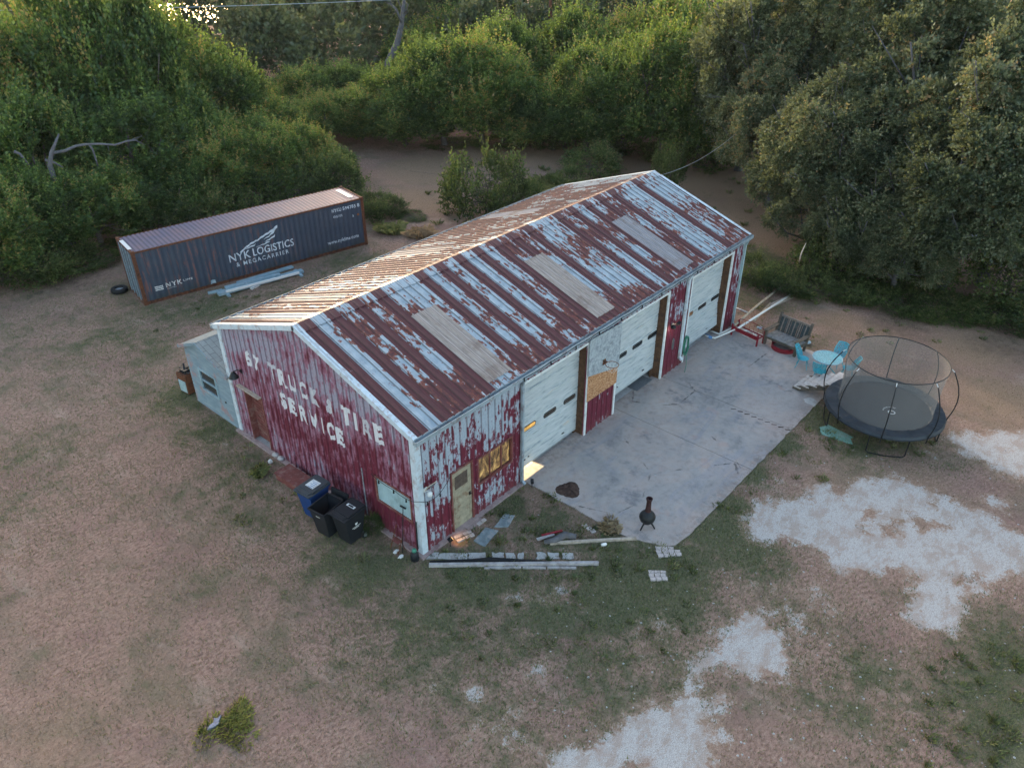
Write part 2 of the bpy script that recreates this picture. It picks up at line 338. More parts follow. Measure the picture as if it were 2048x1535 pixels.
def concrete():
    t=NT('patio_concrete'); x,y,z=t.xyz()
    n=t.noise(sc=.55,det=6,ro=.65,dist=.6); n2=t.noise(sc=5,det=7,ro=.75); n3=t.noise(t.vec((.35,1.3,1)),1,5,.6,1.2)
    col=t.ramp(n,[(.32,(.22,.205,.20)),(.46,(.335,.30,.28)),(.58,(.40,.325,.29)),(.75,(.44,.39,.355))])
    col=t.mix(t.m('MULTIPLY',t.ss(n3,.54,.68),.6),col,(.26,.255,.28))
    col=t.mix(t.m('MULTIPLY',t.ss(t.noise(t.vec((1.2,.9,1),loc=(3,7,0)),.8,6,.7),.55,.68),.65),col,(.12,.125,.14))
    col=t.mix(t.m('MULTIPLY',t.ss(t.noise(sc=.9,det=3),.62,.7),.35),col,(.42,.25,.20))
    col=t.mix(t.m('MULTIPLY',t.ss(n2,.35,.75),.35),col,(.44,.42,.42)); col=t.mix(t.m('MULTIPLY',t.ss(n2,.50,.30),.3),col,(.15,.15,.16))
    ck=t.vor(t.m('ADD',0,0) if 0 else t.vec((1,1,1)),.33,'DISTANCE_TO_EDGE'); wob=t.noise(sc=6,det=5)
    cr=t.ss(t.m('ADD',ck,t.m('MULTIPLY',t.m('SUBTRACT',wob,.5),.05)),.010,.002); cm=t.ss(t.noise(sc=.5,det=2),.56,.62)
    col=t.mix(t.m('MULTIPLY',t.m('MULTIPLY',cr,cm),.75),col,(.05,.045,.045))
    dr=t.m('ADD',t.ss(y,-.75,-.05),t.ss(y,-4.7,-5.5)); col=t.mix(t.m('MULTIPLY',t.m('MULTIPLY',dr,t.ss(n2,.42,.6)),.55),col,(.19,.13,.11))
    return t.fin(col,.85,0,bump=n2,bs=.2)
M['concrete']=concrete()
def ground():
    t=NT('dry_lawn_and_caliche'); w_,g_,d_,e_=t.attr('white'),t.attr('green'),t.attr('dark'),t.attr('earth')
    n1=t.noise(sc=.45,det=5,ro=.6); n2=t.noise(sc=2.3,det=7,ro=.72); n3=t.noise(sc=16,det=5,ro=.75); n4=t.noise(t.vec((1,1.8,1),rot=(0,0,.7)),7,6,.7)
    dry=t.ramp(n4,[(.30,(.13,.080,.062)),(.44,(.235,.148,.115)),(.58,(.335,.220,.172)),(.74,(.42,.305,.235))])
    dry=t.mix(t.ss(n1,.45,.65),dry,t.ramp(n3,[(.32,(.10,.075,.056)),(.5,(.21,.150,.112)),(.68,(.31,.235,.17))]))
    dry=t.mix(t.m('MULTIPLY',t.ss(t.noise(t.vec(loc=(9,4,0)),.33,4,.6),.5,.66),.5),dry,(.24,.14,.125))
    dry=t.mix(t.m('MULTIPLY',t.ss(t.noise(t.vec((1,.55,1),loc=(2,7,0),rot=(0,0,.6)),.5,7,.72),.50,.64),.5),dry,(.145,.125,.080))
    dry=t.mix(t.m('MULTIPLY',t.ss(t.noise(t.vec((1,.4,1),loc=(5,1,0),rot=(0,0,.9)),.9,8,.75),.54,.66),.55),dry,(.36,.27,.215))
    dry=t.mix(t.ss(t.m('ADD',e_,t.m('MULTIPLY',t.m('SUBTRACT',n2,.5),.5)),.3,.75),dry,t.ramp(n3,[(.3,(.15,.095,.062)),(.5,(.275,.185,.125)),(.7,(.36,.26,.185))]))
    grn=t.ramp(n3,[(.32,(.045,.055,.028)),(.52,(.095,.105,.055)),(.72,(.20,.175,.11))])
    gf=t.m('ADD',t.m('ADD',g_,t.m('MULTIPLY',t.m('SUBTRACT',n2,.5),2.2)),t.m('ADD',t.m('MULTIPLY',t.m('SUBTRACT',n3,.5),1.1),t.m('MULTIPLY',t.m('SUBTRACT',n1,.5),1.6)))
    col=t.mix(t.m('MULTIPLY',t.ss(gf,.30,.85),.85),dry,grn)
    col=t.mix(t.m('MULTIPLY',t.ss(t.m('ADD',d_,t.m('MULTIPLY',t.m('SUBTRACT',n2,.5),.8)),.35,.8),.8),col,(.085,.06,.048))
    wf=t.m('ADD',w_,t.m('ADD',t.m('MULTIPLY',t.m('SUBTRACT',t.noise(sc=1.3,det=9,ro=.80),.5),1.7),t.m('MULTIPLY',t.m('SUBTRACT',n3,.5),.45)))
    n5=t.noise(sc=46,det=3,ro=.7); wc=t.ramp(t.m('ADD',t.m('MULTIPLY',n3,.5),t.m('MULTIPLY',n5,.5)),[(.32,(.24,.21,.195)),(.47,(.41,.38,.36)),(.66,(.54,.51,.485))]); wc=t.mix(t.m('MULTIPLY',t.ss(n4,.50,.68),.6),wc,(.27,.215,.18))
    edge=t.ss(wf,.30,.46); col=t.mix(t.m('MULTIPLY',edge,.6),col,(.33,.225,.16))
    thin=t.m('MULTIPLY',t.ss(t.m('ADD',t.noise(t.vec((1,1.7,1),rot=(0,0,-.5)),1.1,8,.75),t.m('MULTIPLY',t.m('SUBTRACT',n3,.5),.5)),.57,.48),1)
    col=t.mix(t.m('MULTIPLY',t.ss(wf,.43,.58),t.m('ADD',.50,t.m('MULTIPLY',thin,.50))),col,wc)
    col=t.mix(1,col,t.ramp(n5,[(.35,(.72,.72,.72)),(.65,(1.2,1.2,1.2))]),'MULTIPLY')
    return t.fin(col,.95,0,bump=t.m('ADD',n3,n5),bs=.25,bd=.015,spec=.1)
M['ground']=ground()
def leafmat(name,lo,mid,hi,odd,tr=.35):
    t=NT(name); a=t.attr('tint'); oi=t.nd('ObjectInfo').outputs['Random']
    x=t.m('ADD',a,t.m('MULTIPLY',t.m('SUBTRACT',oi,.5),.34))
    col=t.ramp(x,[(.1,lo),(.5,mid),(.86,hi),(.97,odd)])
    df=t.nd('BsdfDiffuse'); t.put(df.inputs[0],col); tl=t.nd('BsdfTranslucent'); t.put(tl.inputs[0],t.mix(.5,col,(hi[0]*1.6,hi[1]*1.6,hi[2]*.8)))
    gl=t.nd('BsdfGlossy'); gl.inputs['Roughness'].default_value=.45; gl.inputs[0].default_value=(.6,.7,.8,1)
    m1=t.nd('MixShader'); m1.inputs[0].default_value=tr; t.t.links.new(df.outputs[0],m1.inputs[1]); t.t.links.new(tl.outputs[0],m1.inputs[2])
    m2=t.nd('MixShader'); m2.inputs[0].default_value=.03; t.t.links.new(m1.outputs[0],m2.inputs[1]); t.t.links.new(gl.outputs[0],m2.inputs[2])
    t.t.links.new(m2.outputs[0],t.out.inputs[0]); return t.mat
M['leafA']=leafmat('elm_leaves',(.012,.030,.014),(.050,.102,.032),(.20,.27,.06),(.33,.20,.07),.42)
M['leafB']=leafmat('greyish_leaves',(.020,.036,.022),(.088,.118,.066),(.22,.24,.14),(.30,.19,.09),.35)
M['leafC']=leafmat('low_bush_leaves',(.016,.030,.012),(.060,.095,.030),(.17,.21,.06),(.22,.17,.07),.35)
M['tuft']=leafmat('tuft_blades',(.09,.10,.03),(.19,.21,.06),(.33,.31,.11),(.42,.35,.16),.4)
M['grass']=leafmat('grass_blades',(.04,.06,.025),(.095,.125,.05),(.24,.24,.10),(.36,.29,.16),.35)
M['straw']=leafmat('dry_grass_blades',(.13,.09,.062),(.24,.165,.115),(.34,.25,.165),(.42,.34,.22),.3)
# ------------------------------------------------------------------ ground
def sdf(poly,X,Y):                              # signed distance, positive inside
    P=np.array(poly); Q=np.roll(P,-1,0); d=np.full(X.shape,1e9); ins=np.zeros(X.shape,bool)
    for (ax,ay),(bx,by) in zip(P,Q):
        ex,ey=bx-ax,by-ay; t_=np.clip(((X-ax)*ex+(Y-ay)*ey)/(ex*ex+ey*ey+1e-9),0,1)
        d=np.minimum(d,np.hypot(X-ax-t_*ex,Y-ay-t_*ey))
        with np.errstate(divide='ignore',invalid='ignore'):
            ins^=((ay>Y)!=(by>Y))&(X<(bx-ax)*(Y-ay)/(by-ay)+ax)
    return np.where(ins,d,-d)
def zp(pts,ox=1100,oy=900,s=948/2048):          # corners read off an enlarged part of the photo, laid on the ground
    return [tuple(G(ox+x*s,oy+y*s)[:2]) for x,y in pts]
WHITE=[zp([(850,330),(890,235),(1000,215),(1110,212),(1180,195),(1250,200),(1330,130),(1480,110),(1560,150),(1680,190),(1780,240),(1900,270),(1960,330),(2048,360),(2300,380),(2300,560),(2040,520),(1960,560),(1800,640),(1760,760),(1640,780),(1540,700),(1580,640),(1590,540),(1450,510),(1300,520),(1220,500),(1180,440),(1060,400),(1000,385),(880,390)]),
 zp([(1780,10),(1700,-60),(2048,-90),(2300,-60),(2300,150),(2048,110),(1950,90),(1890,50)]),
 zp([(830,700),(900,710),(960,770),(1020,790),(1000,850),(1050,910),(1000,1000),(980,970),(880,985),(840,960),(740,925),(650,950),(640,930),(700,860),(780,790)]),
 zp([(610,960),(630,1040),(660,1110),(710,1200),(750,1230),(720,1290),(700,1372),(680,1500),(-100,1500),(0,1372),(60,1290),(140,1300),(250,1240),(340,1170),(420,1120),(500,1120),(560,1060),(590,980)]),
 zp([(1090,150),(1200,150),(1200,190),(1130,195)]),zp([(1190,685),(1240,690),(1235,722),(1205,715)]),zp([(700,1070),(760,1040),(770,1070),(715,1110)]),zp([(1890,210),(1970,215),(1960,270),(1900,250)]),zp([(1640,600),(1760,640),(1700,740),(1620,700)]),
 zp([(800,700),(1010,930),(640,1000),(600,960)])[:0] or zp([(610,935),(660,930),(650,990),(620,980)])]
HOLES=[zp(h) for h in ([(1310,325),(1350,325),(1372,360),(1340,362)],[(1405,315),(1530,300),(1520,360),(1470,375)],[(1530,258),(1580,262),(1645,335),(1600,350)],[(1365,262),(1395,268),(1390,290)],[(1670,310),(1730,320),(1710,345)],[(1640,215),(1670,215),(1660,240)],[(310,1372),(330,1325),(400,1350),(400,1420)],[(1700,540),(1860,530),(1880,570),(1760,580)],[(2150,250),(2250,300),(2200,330)])]
PATIO=[(4.62,.35),(4.62,-4.0),(4.66,-4.25),(5.0,-5.25),(5.3,-5.5),(6.0,-5.6),(17.6,-5.62),(18.6,-6.1),(19.35,-5.9),(19.4,-4.5),(19.4,.35)]
# (photo x, photo y, radius in metres, weight)
GREENS=[(1560,880,.9,1),(1500,950,.8,1),(1460,1010,.8,1),(1620,830,.9,1.1),(1430,1060,1.0,1),(1480,1100,1.2,.9),(1660,850,1,.9),(1290,1085,.5,.7),(1220,1090,.5,.8),(1260,1130,1.4,.9),(1380,1130,1.2,.8),(1100,1040,.7,.6),(1020,1010,.6,.7),(960,1010,.5,.5),
 (950,1180,1.6,.85),(1100,1220,1.6,.7),(1230,1200,1.6,.9),(1330,1200,1.4,.9),(760,1140,1.6,.7),(850,1250,2.4,.65),(1000,1290,2,.6),(1180,1300,2,.65),(1300,1290,1.6,.6),(1130,1400,2.2,.4),(1000,1420,2,.4),(900,1350,2,.45),
 (440,860,1.3,.75),(380,800,1.2,.9),(500,950,1.4,.5),(620,900,.8,.3),(330,620,2.2,.5),(430,610,2.2,.6),(560,590,2,.5),(640,560,2,.45),(260,680,2.5,.35),(700,520,2,.6),(250,590,2,.3),(600,1020,1.4,.35),(680,1110,1.4,.5),(750,1060,.7,.7),
 (2020,1300,1.8,.5),(1990,1420,1.8,.6),(2045,1500,2.2,.8),(1850,1500,2.0,.35),(1700,1350,2,.35),(1600,1280,1.6,.3),(1900,930,.8,.4),(1800,870,1.3,.6),(1720,890,1,.8),(30,1000,3,.15),(60,620,3,.2),(1500,600,1.2,.7),(1560,620,1,.5),(1480,560,1,.6),(1640,690,1,.2),(1520,520,1.5,.8)]
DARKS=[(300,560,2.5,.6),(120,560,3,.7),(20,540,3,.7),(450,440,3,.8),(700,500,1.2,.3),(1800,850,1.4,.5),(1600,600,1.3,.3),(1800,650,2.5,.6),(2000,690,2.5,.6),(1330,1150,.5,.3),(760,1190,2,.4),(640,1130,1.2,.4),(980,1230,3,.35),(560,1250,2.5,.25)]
EARTH=[(760,420,3,1),(850,400,3,1),(860,340,4,1),(980,320,4,1),(1100,310,4,1),(1250,310,5,1),(1380,330,5,1),(1450,370,4,1),(1520,430,4,1),(1570,480,3,.9),(1680,640,2,.6),(1780,680,2.5,.6),(1950,700,3,.7),(2000,800,3,.7),(1850,960,2,.5),(1650,960,1.2,.5),(1500,1200,2,.35),(150,1250,4,.35),(300,1450,3,.4),(100,1480,3,.5)]
RUBBLE=[(900,890,.9,.42),(1000,985,.9,.4),(1110,1175,.8,.45),(1030,1190,.4,.48),(1080,1190,.6,.4),(1320,1270,1,.42),(1410,1290,1,.42),(1080,1340,.6,.5),(960,1390,.5,.5),(870,1370,.7,.42),(1000,1460,1.2,.4),(1560,1230,1.8,.42),(1500,1180,.8,.4),(1750,950,1.5,.35),(1930,880,1.5,.42),(1870,900,1,.4),(1620,1200,1.4,.4),(1120,1500,1,.45),(1010,1430,.5,.45),(1040,1500,.8,.4),(440,880,.8,.36),(520,870,.6,.36),(1560,960,.6,.4),(1640,1000,.5,.5),(1300,1330,.9,.36),(620,1280,2,.2),(1700,1420,2,.25),(170,1270,2.5,.22),(1870,1010,.7,.4)]
_rp=random.Random(12); _pp=[]                     # chipped outer edge of the slab
for _i in range(len(PATIO)):
    _a,_b=PATIO[_i],PATIO[(_i+1)%len(PATIO)]; _n=max(1,int(math.hypot(_b[0]-_a[0],_b[1]-_a[1])/.22)) if min(_a[1],_b[1])<-.01 else 1
    for _k in range(_n):
        _t=_k/_n; _j=.0 if _k==0 else _rp.choice((.0,.01,.02,.05))
        _pp.append((_a[0]+(_b[0]-_a[0])*_t-(_rp.uniform(-_j,_j) if abs(_b[0]-_a[0])<.5 else 0),_a[1]+(_b[1]-_a[1])*_t+_rp.uniform(0,_j)))
PATIO=_pp
def blobs(L_,X,Y):
    a=np.zeros(X.shape)
    for px,py,r_,k in L_:
        c=G(px,py); a=np.maximum(a,k*np.exp(-((X-c.x)**2+(Y-c.y)**2)/(2*(r_*.75)**2)))
    return a
def masks(X,Y):
    wm=np.full(X.shape,-9.)
    for p_ in WHITE: wm=np.maximum(wm,sdf(p_,X,Y))
    for p_ in HOLES: wm=np.minimum(wm,-sdf(p_,X,Y))
    wm=np.clip(.5+wm*.6,0,1.); wm=np.maximum(wm,blobs(RUBBLE,X,Y)*1.0)
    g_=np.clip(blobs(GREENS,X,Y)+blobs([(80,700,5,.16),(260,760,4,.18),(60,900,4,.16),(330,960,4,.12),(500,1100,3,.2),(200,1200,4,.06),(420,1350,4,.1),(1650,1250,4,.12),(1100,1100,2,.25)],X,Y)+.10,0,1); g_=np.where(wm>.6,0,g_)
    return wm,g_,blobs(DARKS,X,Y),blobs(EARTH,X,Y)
def axis(a,b,st):
    fine=np.arange(a,b+1e-6,st); out=[b]; s_=st
    while out[-1]<b+420: s_*=1.25; out.append(out[-1]+s_)
    hi=out[1:]; out=[a]; s_=st
    while out[-1]>a-420: s_*=1.25; out.append(out[-1]-s_)
    return np.array(out[1:][::-1]+list(fine)+hi)
def make_ground():
    xs=axis(-13,32,.16); ys=axis(-16,34,.16); X,Y=np.meshgrid(xs,ys); nx,ny=len(xs),len(ys)
    Z=np.zeros(X.shape)
    co=np.stack([X,Y,Z],-1).reshape(-1,3)
    i=np.arange(ny-1)[:,None]*nx+np.arange(nx-1)[None,:]
    q=np.stack([i,i+1,i+nx+1,i+nx],-1).reshape(-1)
    me=bpy.data.meshes.new('ground'); me.vertices.add(len(co)); me.vertices.foreach_set('co',co.astype(np.float32).ravel())
    me.loops.add(len(q)); me.loops.foreach_set('vertex_index',q.astype(np.int32)); n=len(q)//4
    me.polygons.add(n); me.polygons.foreach_set('loop_start',np.arange(0,len(q),4,dtype=np.int32)); me.update(calc_edges=True)
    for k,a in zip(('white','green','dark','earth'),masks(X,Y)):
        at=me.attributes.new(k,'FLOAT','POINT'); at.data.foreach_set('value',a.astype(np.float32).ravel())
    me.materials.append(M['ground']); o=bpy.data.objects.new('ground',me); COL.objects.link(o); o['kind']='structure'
make_ground()
# concrete patio, cast in three bays with open joints
def patio():
    b=MB(); pol=PATIO
    def clip(p_,x0,x1):
        out=p_
        for c,sg in ((x0,1),(x1,-1)):
            res=[]
            for i in range(len(out)):
                a,d=out[i],out[(i+1)%len(out)]; ia,id_=(a[0]-c)*sg>=0,(d[0]-c)*sg>=0
                if ia: res.append(a)
                if ia!=id_:
                    t_=(c-a[0])/(d[0]-a[0]); res.append((c,a[1]+t_*(d[1]-a[1])))
            out=res
        return out
    for x0,x1 in ((4.,10.19),(10.21,13.33),(13.35,20.6+.1)): b.prism(clip(pol,x0,x1),-.1,.045)
    b.build('patio',M['concrete'],kind='structure')
    b=MB(); b.box(4.,20.5,-6,.3,.001,.012); 
    g=MB(); g.box(10.192,10.208,-5.55,.3,.001,.02); g.box(13.332,13.348,-5.55,.3,.001,.02); g.build('patio_joint',M['soil'],kind='structure')
patio()
# ------------------------------------------------------------------ the workshop
PIT_=.3048
RIB=[(0,0),(.085,0),(.10,.009),(.125,.009),(.14,0),(.20,0),(.225,.042),(.268,.042),(.293,0)]
CON=[(0,0),(.07,0),(.138,.036),(.208,.036)]
def prof(u,P,pt):
    k=math.floor(u/pt+1e-9); f=u-k*pt; pts=P+[(pt,P[0][1])]
    for (a,ha),(b_,hb) in zip(pts,pts[1:]):
        if a-1e-7<=f<=b_+1e-7: return ha+(hb-ha)*(f-a)/(b_-a) if b_>a else ha
    return 0
def breaks(u0,u1,P,pt,extra=()):
    s_={round(u0,5),round(u1,5)}
    for k in range(math.floor(u0/pt)-1,math.ceil(u1/pt)+1):
        for a,_ in P:
            v=k*pt+a
            if u0<v<u1: s_.add(round(v,5))
    for e in extra:
        if u0<e<u1: s_.add(e)
    return sorted(s_)
def corr(b,u0,u1,lo,hi,place,P=RIB,pt=PIT_,extra=(),lift=0):
    """corrugated sheet: place(u,v,offset) -> point; lo/hi functions of u"""
    lo_=lo if callable(lo) else (lambda u:lo); hi_=hi if callable(hi) else (lambda u:hi)
    us=breaks(u0,u1,P,pt,extra); vs=[];fs=[]
    for u in us:
        o_=prof(u,P,pt)+lift; vs+=[place(u,lo_(u),o_),place(u,hi_(u),o_)]
    for i in range(len(us)-1): fs.append((2*i,2*i+2,2*i+3,2*i+1))
    b.add(vs,fs)
shop=thing('workshop','long rusty metal workshop with peeling red walls and three white roller doors','workshop')
gab=lambda y:H+(RZ-H)*(1-abs(y-W/2)/(W/2))-.02
fr=lambda u,v,o_:(u,-o_,v); bk=lambda u,v,o_:(u,W+o_,v); lf=lambda u,v,o_:(-o_,u,v); rt=lambda u,v,o_:(L+o_,u,v)
b=MB()                                             # front wall, pieces round the openings
for a in ((.12,1.27,.06,H),(1.27,2.19,2.33,H),(2.19,2.43,.06,H),(2.43,4.0,.06,1.24),(2.43,4.0,2.2,H),(4.0,4.6,.06,H),
          (4.6,7.92,3.9,H),(7.92,9.87,.03,H),(9.87,13.15,3.9,H),(13.15,14.95,.03,H),(14.95,18.28,3.9,H),(18.28,L-.1,.03,H)): corr(b,*a,fr)
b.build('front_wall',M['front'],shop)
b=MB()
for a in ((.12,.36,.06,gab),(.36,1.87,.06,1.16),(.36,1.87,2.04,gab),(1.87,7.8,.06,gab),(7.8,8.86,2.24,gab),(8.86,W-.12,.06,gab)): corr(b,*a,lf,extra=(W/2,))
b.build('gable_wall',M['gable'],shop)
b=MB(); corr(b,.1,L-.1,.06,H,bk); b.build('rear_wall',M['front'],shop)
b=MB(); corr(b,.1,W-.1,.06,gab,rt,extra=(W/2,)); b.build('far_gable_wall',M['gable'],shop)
b=MB()                                             # interior liner keeps the shed dark inside
b.box(.06,L-.06,W-.12,W-.08,.0,H-.05); b.box(.06,.09,.1,W-.1,2.3,H-.1); b.box(L-.12,L-.09,.1,W-.1,.02,H-.1)
b.box(.1,4.5,3.4,3.45,.03,3.2); b.box(4.45,4.5,.05,3.4,.03,3.2); b.build('inner_lining',M['mat_grey'],shop)
b=MB()                                             # foundation kerb
b.box(-.17,0,-.17,W+.1,-.2,.07); b.box(0,4.6,-.17,.02,-.2,.066); b.box(1.2,2.3,-.33,-.171,-.2,.05)
b.box(0,L+.1,W-.02,W+.12,-.2,.06); b.box(L,L+.12,0,W-.02,-.2,.06)
b.build('foundation',M['conc_curb'],shop)
MB().box(.01,L-.01,.03,W-.03,-.2,.03).build('floor_slab',M['slab'],shop)
for (x,y,sx,sy) in ((0,0,-1,-1),(0,W,-1,1),(L,0,1,-1),(L,W,1,1)):
    b=MB(); b.box(min(x,x+sx*.045),max(x,x+sx*.045),min(y+sy*.045,y-sy*.17),max(y+sy*.045,y-sy*.17),.05,H-.04)
    b.box(min(x+sx*.001,x-sx*.17),max(x+sx*.001,x-sx*.17),min(y,y+sy*.042),max(y,y+sy*.042),.05,H-.045)
    b.build('corner_trim',M['trim'],shop)
# roof
SL=math.hypot(W/2,RZ-H); ca,sa=(W/2)/SL,(RZ-H)/SL
def near(u,v,o_): return (u,v*ca-sa*o_,H+v*sa+ca*o_)
def far_(u,v,o_): return (u,W-v*ca+sa*o_,H+v*sa+ca*o_)
def roof_side(place,skl,nm):
    b=MB()
    corr(b,-.1,L+.1,-.14,2.62,place,lift=.02); corr(b,-.1,L+.1,2.5,SL-.02,place,lift=.027)
    return b
r_=MB()
for pl in (near,far_):
    q=roof_side(pl,None,''); r_.add(q.v,q.f)
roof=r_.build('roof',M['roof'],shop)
b=MB()
for x0,x1,v0,v1,pl in ((3.2,4.22,.2,3.66,near),(8.7,9.72,.2,3.7,near),(14.0,15.05,.15,3.62,near),(2.1,2.75,.3,4.2,far_),(7.3,8.2,.1,3.4,far_),(12.9,13.8,.1,3.4,far_)):
    b=MB(); corr(b,x0,x1,v0,v1,pl,lift=.040); b.build('skylight_panel',M['skylight'],roof)
b=MB(); x=-.12; k=0                                # ridge cap in lapped lengths
while x<L+.1:
    x1=min(x+1.85,L+.12); lf_=.052+(k%2)*.004
    for pl in (near,far_):
        vs=[];us=breaks(x,x1,RIB,PIT_)
        for u in us: o_=prof(u,RIB,PIT_)*.7+lf_; vs+=[pl(u,SL-.38,o_),pl(u,SL+.012,.065+(k%2)*.004)]
        b.add(vs,[(2*i,2*i+2,2*i+3,2*i+1) for i in range(len(us)-1)])
    x+=1.8; k+=1
b.build('ridge_cap',M['roof'],roof)
# rake trims on both gables
for x0,x1 in ((-.135,-.10),(L+.10,L+.135)):
    for pl in (near,far_):
        b=MB(); vs=[pl(x,v,o_) for o_ in (-.11,.065) for v in (-.14,SL+.03) for x in (x0,x1)]
        b.add(vs,[(0,2,3,1),(4,5,7,6),(0,1,5,4),(2,6,7,3),(0,4,6,2),(1,3,7,5)])
        xi=(x1,x1+.13) if x0<0 else (x0-.13,x0)
        vs=[pl(x,v,o_) for o_ in (.058,.066) for v in (-.13,SL+.02) for x in xi]
        b.add(vs,[(0,2,3,1),(4,5,7,6),(0,1,5,4),(2,6,7,3),(0,4,6,2),(1,3,7,5)])
        b.build('rake_trim',M['trim'],shop)
# box gutters
for y0,y1,sg in ((-.27,-.12,1),(W+.12,W+.27,-1)):
    b=MB()
    b.box(-.13,L+.13,y0,y0+.012,H-.16,H-.02); b.box(-.13,L+.13,y1-.012,y1,H-.16,H-.005); b.box(-.13,L+.13,y0+.012,y1-.012,H-.16,H-.148)
    b.box(-.14,-.128,y0,y1,H-.162,H-.02); b.box(L+.128,L+.14,y0,y1,H-.162,H-.02)
    b.box(-.1,L+.1,min(y0+.15,y1) if sg>0 else y0-.08,max(y0+.15,y1)+.08 if sg>0 else y0,H-.19,H-.17)
    b.build('gutter',M['gutter'],shop)
def spout(x,bot,w_,mt):
    b=MB(); b.bar((x,-.19,H-.16),(x,-.10,H-.42),w_,.08); b.box(x-w_/2,x+w_/2,-.13,-.045,bot,H-.40); b.bar((x,-.09,bot+.05),(x,-.22,bot-.04),w_,.08); return b.build('downspout',mt,shop)
spout(4.46,.1,.09,M['gutter']); spout(14.5,.45,.15,M['trim']); spout(L-.12,.15,.10,M['bluesheet'])
# opening trims and rusty jambs
DOORS=[(4.6,8.0,.20,3),(9.87,13.15,.46,3),(14.95,18.25,.26,3)]
for i,(x0,x1,bt,nw) in enumerate(DOORS):
    MB().box(x0-.10,x0,-.045,.05,.04,3.88).build('door_trim',M['white'],shop); MB().box(x1-.02,x1+.075,-.045,.02,.04,3.88).build('door_trim',M['white'],shop); MB().box(x0-.10,x1+.075,-.047,.02,3.882,3.97).build('door_trim',M['white'],shop)
    b=MB(); b.box(x0,x0+.02,.05,.42,.032,3.86); b.build('door_jamb',M['jamb'],shop)
    b=MB(); b.prism([(x1-.02,.02),(x1,.02),(x1,.42),(x1-.13,.42),(x1-.13,.36),(x1-.02,.36)],.032,3.86)
    b.build('door_jamb',M['jamb'],shop)
    # sectional door: horizontal ribs as real geometry
    def ribs(z):
        f=(z-bt)/.61; k=f-math.floor(f); g_=(k*7)%1
        if k<.035 or k>.965: return -.022
        return .008 if g_<.5 else 0
    b=MB(); X0,X1=x0+.03,x1-.04; n=int((3.95-bt)/.0145); pts=[]
    for j in range(n+1):
        z=bt+j*.0145; pts.append((z,.33-ribs(z)))
    bend=(lambda x,z:.10*max(0,(x-17.0)/1.2)*max(0,(1.4-z))) if i==2 else (lambda x,z:0)
    xs_=[X0+(X1-X0)*q/(8 if i==2 else 1) for q in range(9 if i==2 else 2)]
    vs=[(x,y-bend(x,z),z+bend(x,z)*1.2) for z,y in pts for x in xs_]; nx=len(xs_)
    b.add(vs,[(j*nx+q,j*nx+q+1,(j+1)*nx+q+1,(j+1)*nx+q) for j in range(len(pts)-1) for q in range(nx-1)])
    b.box(X0,X1-(.5 if i==2 else 0),.325,.37,bt-.02,bt+.002)
    lab=['white roller door with one lit yellow pane, nearest the corner','white roller door raised a little above the concrete','white roller door with its lower right corner bent inward'][i]
    dr=b.build('roller_door',M['rdoor'],shop,label=lab)
    zc=(1.74,2.10,1.86)[i]
    for k in range(nw):
        xc=x0+.70+k*1.10 if i!=1 else x0+.82+k*1.06
        w_,h_=.34,.095
        def loz(s_,yy): return [Vector((xc+sx*s_*w_+cx_*s_*.05,yy,zc+cz_*s_*h_)) for sx,cx_,cz_ in ((-1,0,-.45),(-1,1,-1),(1,-1,-1),(1,0,-.45),(1,0,.45),(1,-1,1),(-1,1,1),(-1,0,.45))]
        o1=[Vector((p_.x,.315,p_.z)) for p_ in loz(1.0,0)]; o2=[Vector((xc+(p_.x-xc)*.93,.315,zc+(p_.z-zc)*.80)) for p_ in o1]; o3=[Vector((p_.x,.322,p_.z)) for p_ in o2]
        wb=MB(); wb.add(o1+o2,[(q,(q+1)%8,8+(q+1)%8,8+q) for q in range(8)]); wb.add([p_+Vector((0,.012,0)) for p_ in o1]+o1,[(q,(q+1)%8,8+(q+1)%8,8+q) for q in range(8)])
        wf=wb.build('window',M['dark'],dr)
        pm=M['yellowpane'] if (i==0 and k==0) else (M['brownpane'] if i==0 else M['glass'])
        if i==2 and k==0: pm=M['osb']
        wf.data.materials.append(pm)
        me=wf.data; bmx=bmesh.new(); bmx.from_mesh(me); fvs=[bmx.verts.new(p_) for p_ in o3]; f_=bmx.faces.new(fvs); f_.material_index=1; bmx.to_mesh(me); bmx.free()
    for hx,hw_,hz in ((x0+.35,.13,.28),(x0+.62,.06,.31),(x1-.9,.13,.24)): MB().box(hx,hx+hw_,.285,.31,bt+hz,bt+hz+.03).build('door_handle',M['dark'],dr)
# office door on the front
b=MB(); b.box(1.25,1.30,-.05,.04,.07,2.36); b.box(2.14,2.20,-.05,.10,.07,2.36); b.box(1.25,2.20,-.052,.04,2.31,2.37); b.build('door_frame',M['reddoor'],shop)
b=MB(); b.box(1.30,2.14,.0,.04,.08,2.31)
for x0,x1,z0,z1 in ((1.36,2.08,1.42,1.44),(1.40,2.04,.2,.215),(1.40,1.415,.2,1.3),(2.025,2.04,.2,1.3)): b.box(x0,x1,-.008,-.0005,z0,z1)
od=b.build('entrance_door',M['doormetal'],shop); b=MB(); b.box(1.44,1.98,-.012,-.001,1.62,2.1); b.build('pane',M['brownpane'],od)
b=MB(); b.tube([(2.06,-.05,1.12),(2.06,-.002,1.12)],.03,10); b.box(2.02,2.10,-.01,-.0005,1.05,1.19); b.build('door_handle',M['dark'],od)
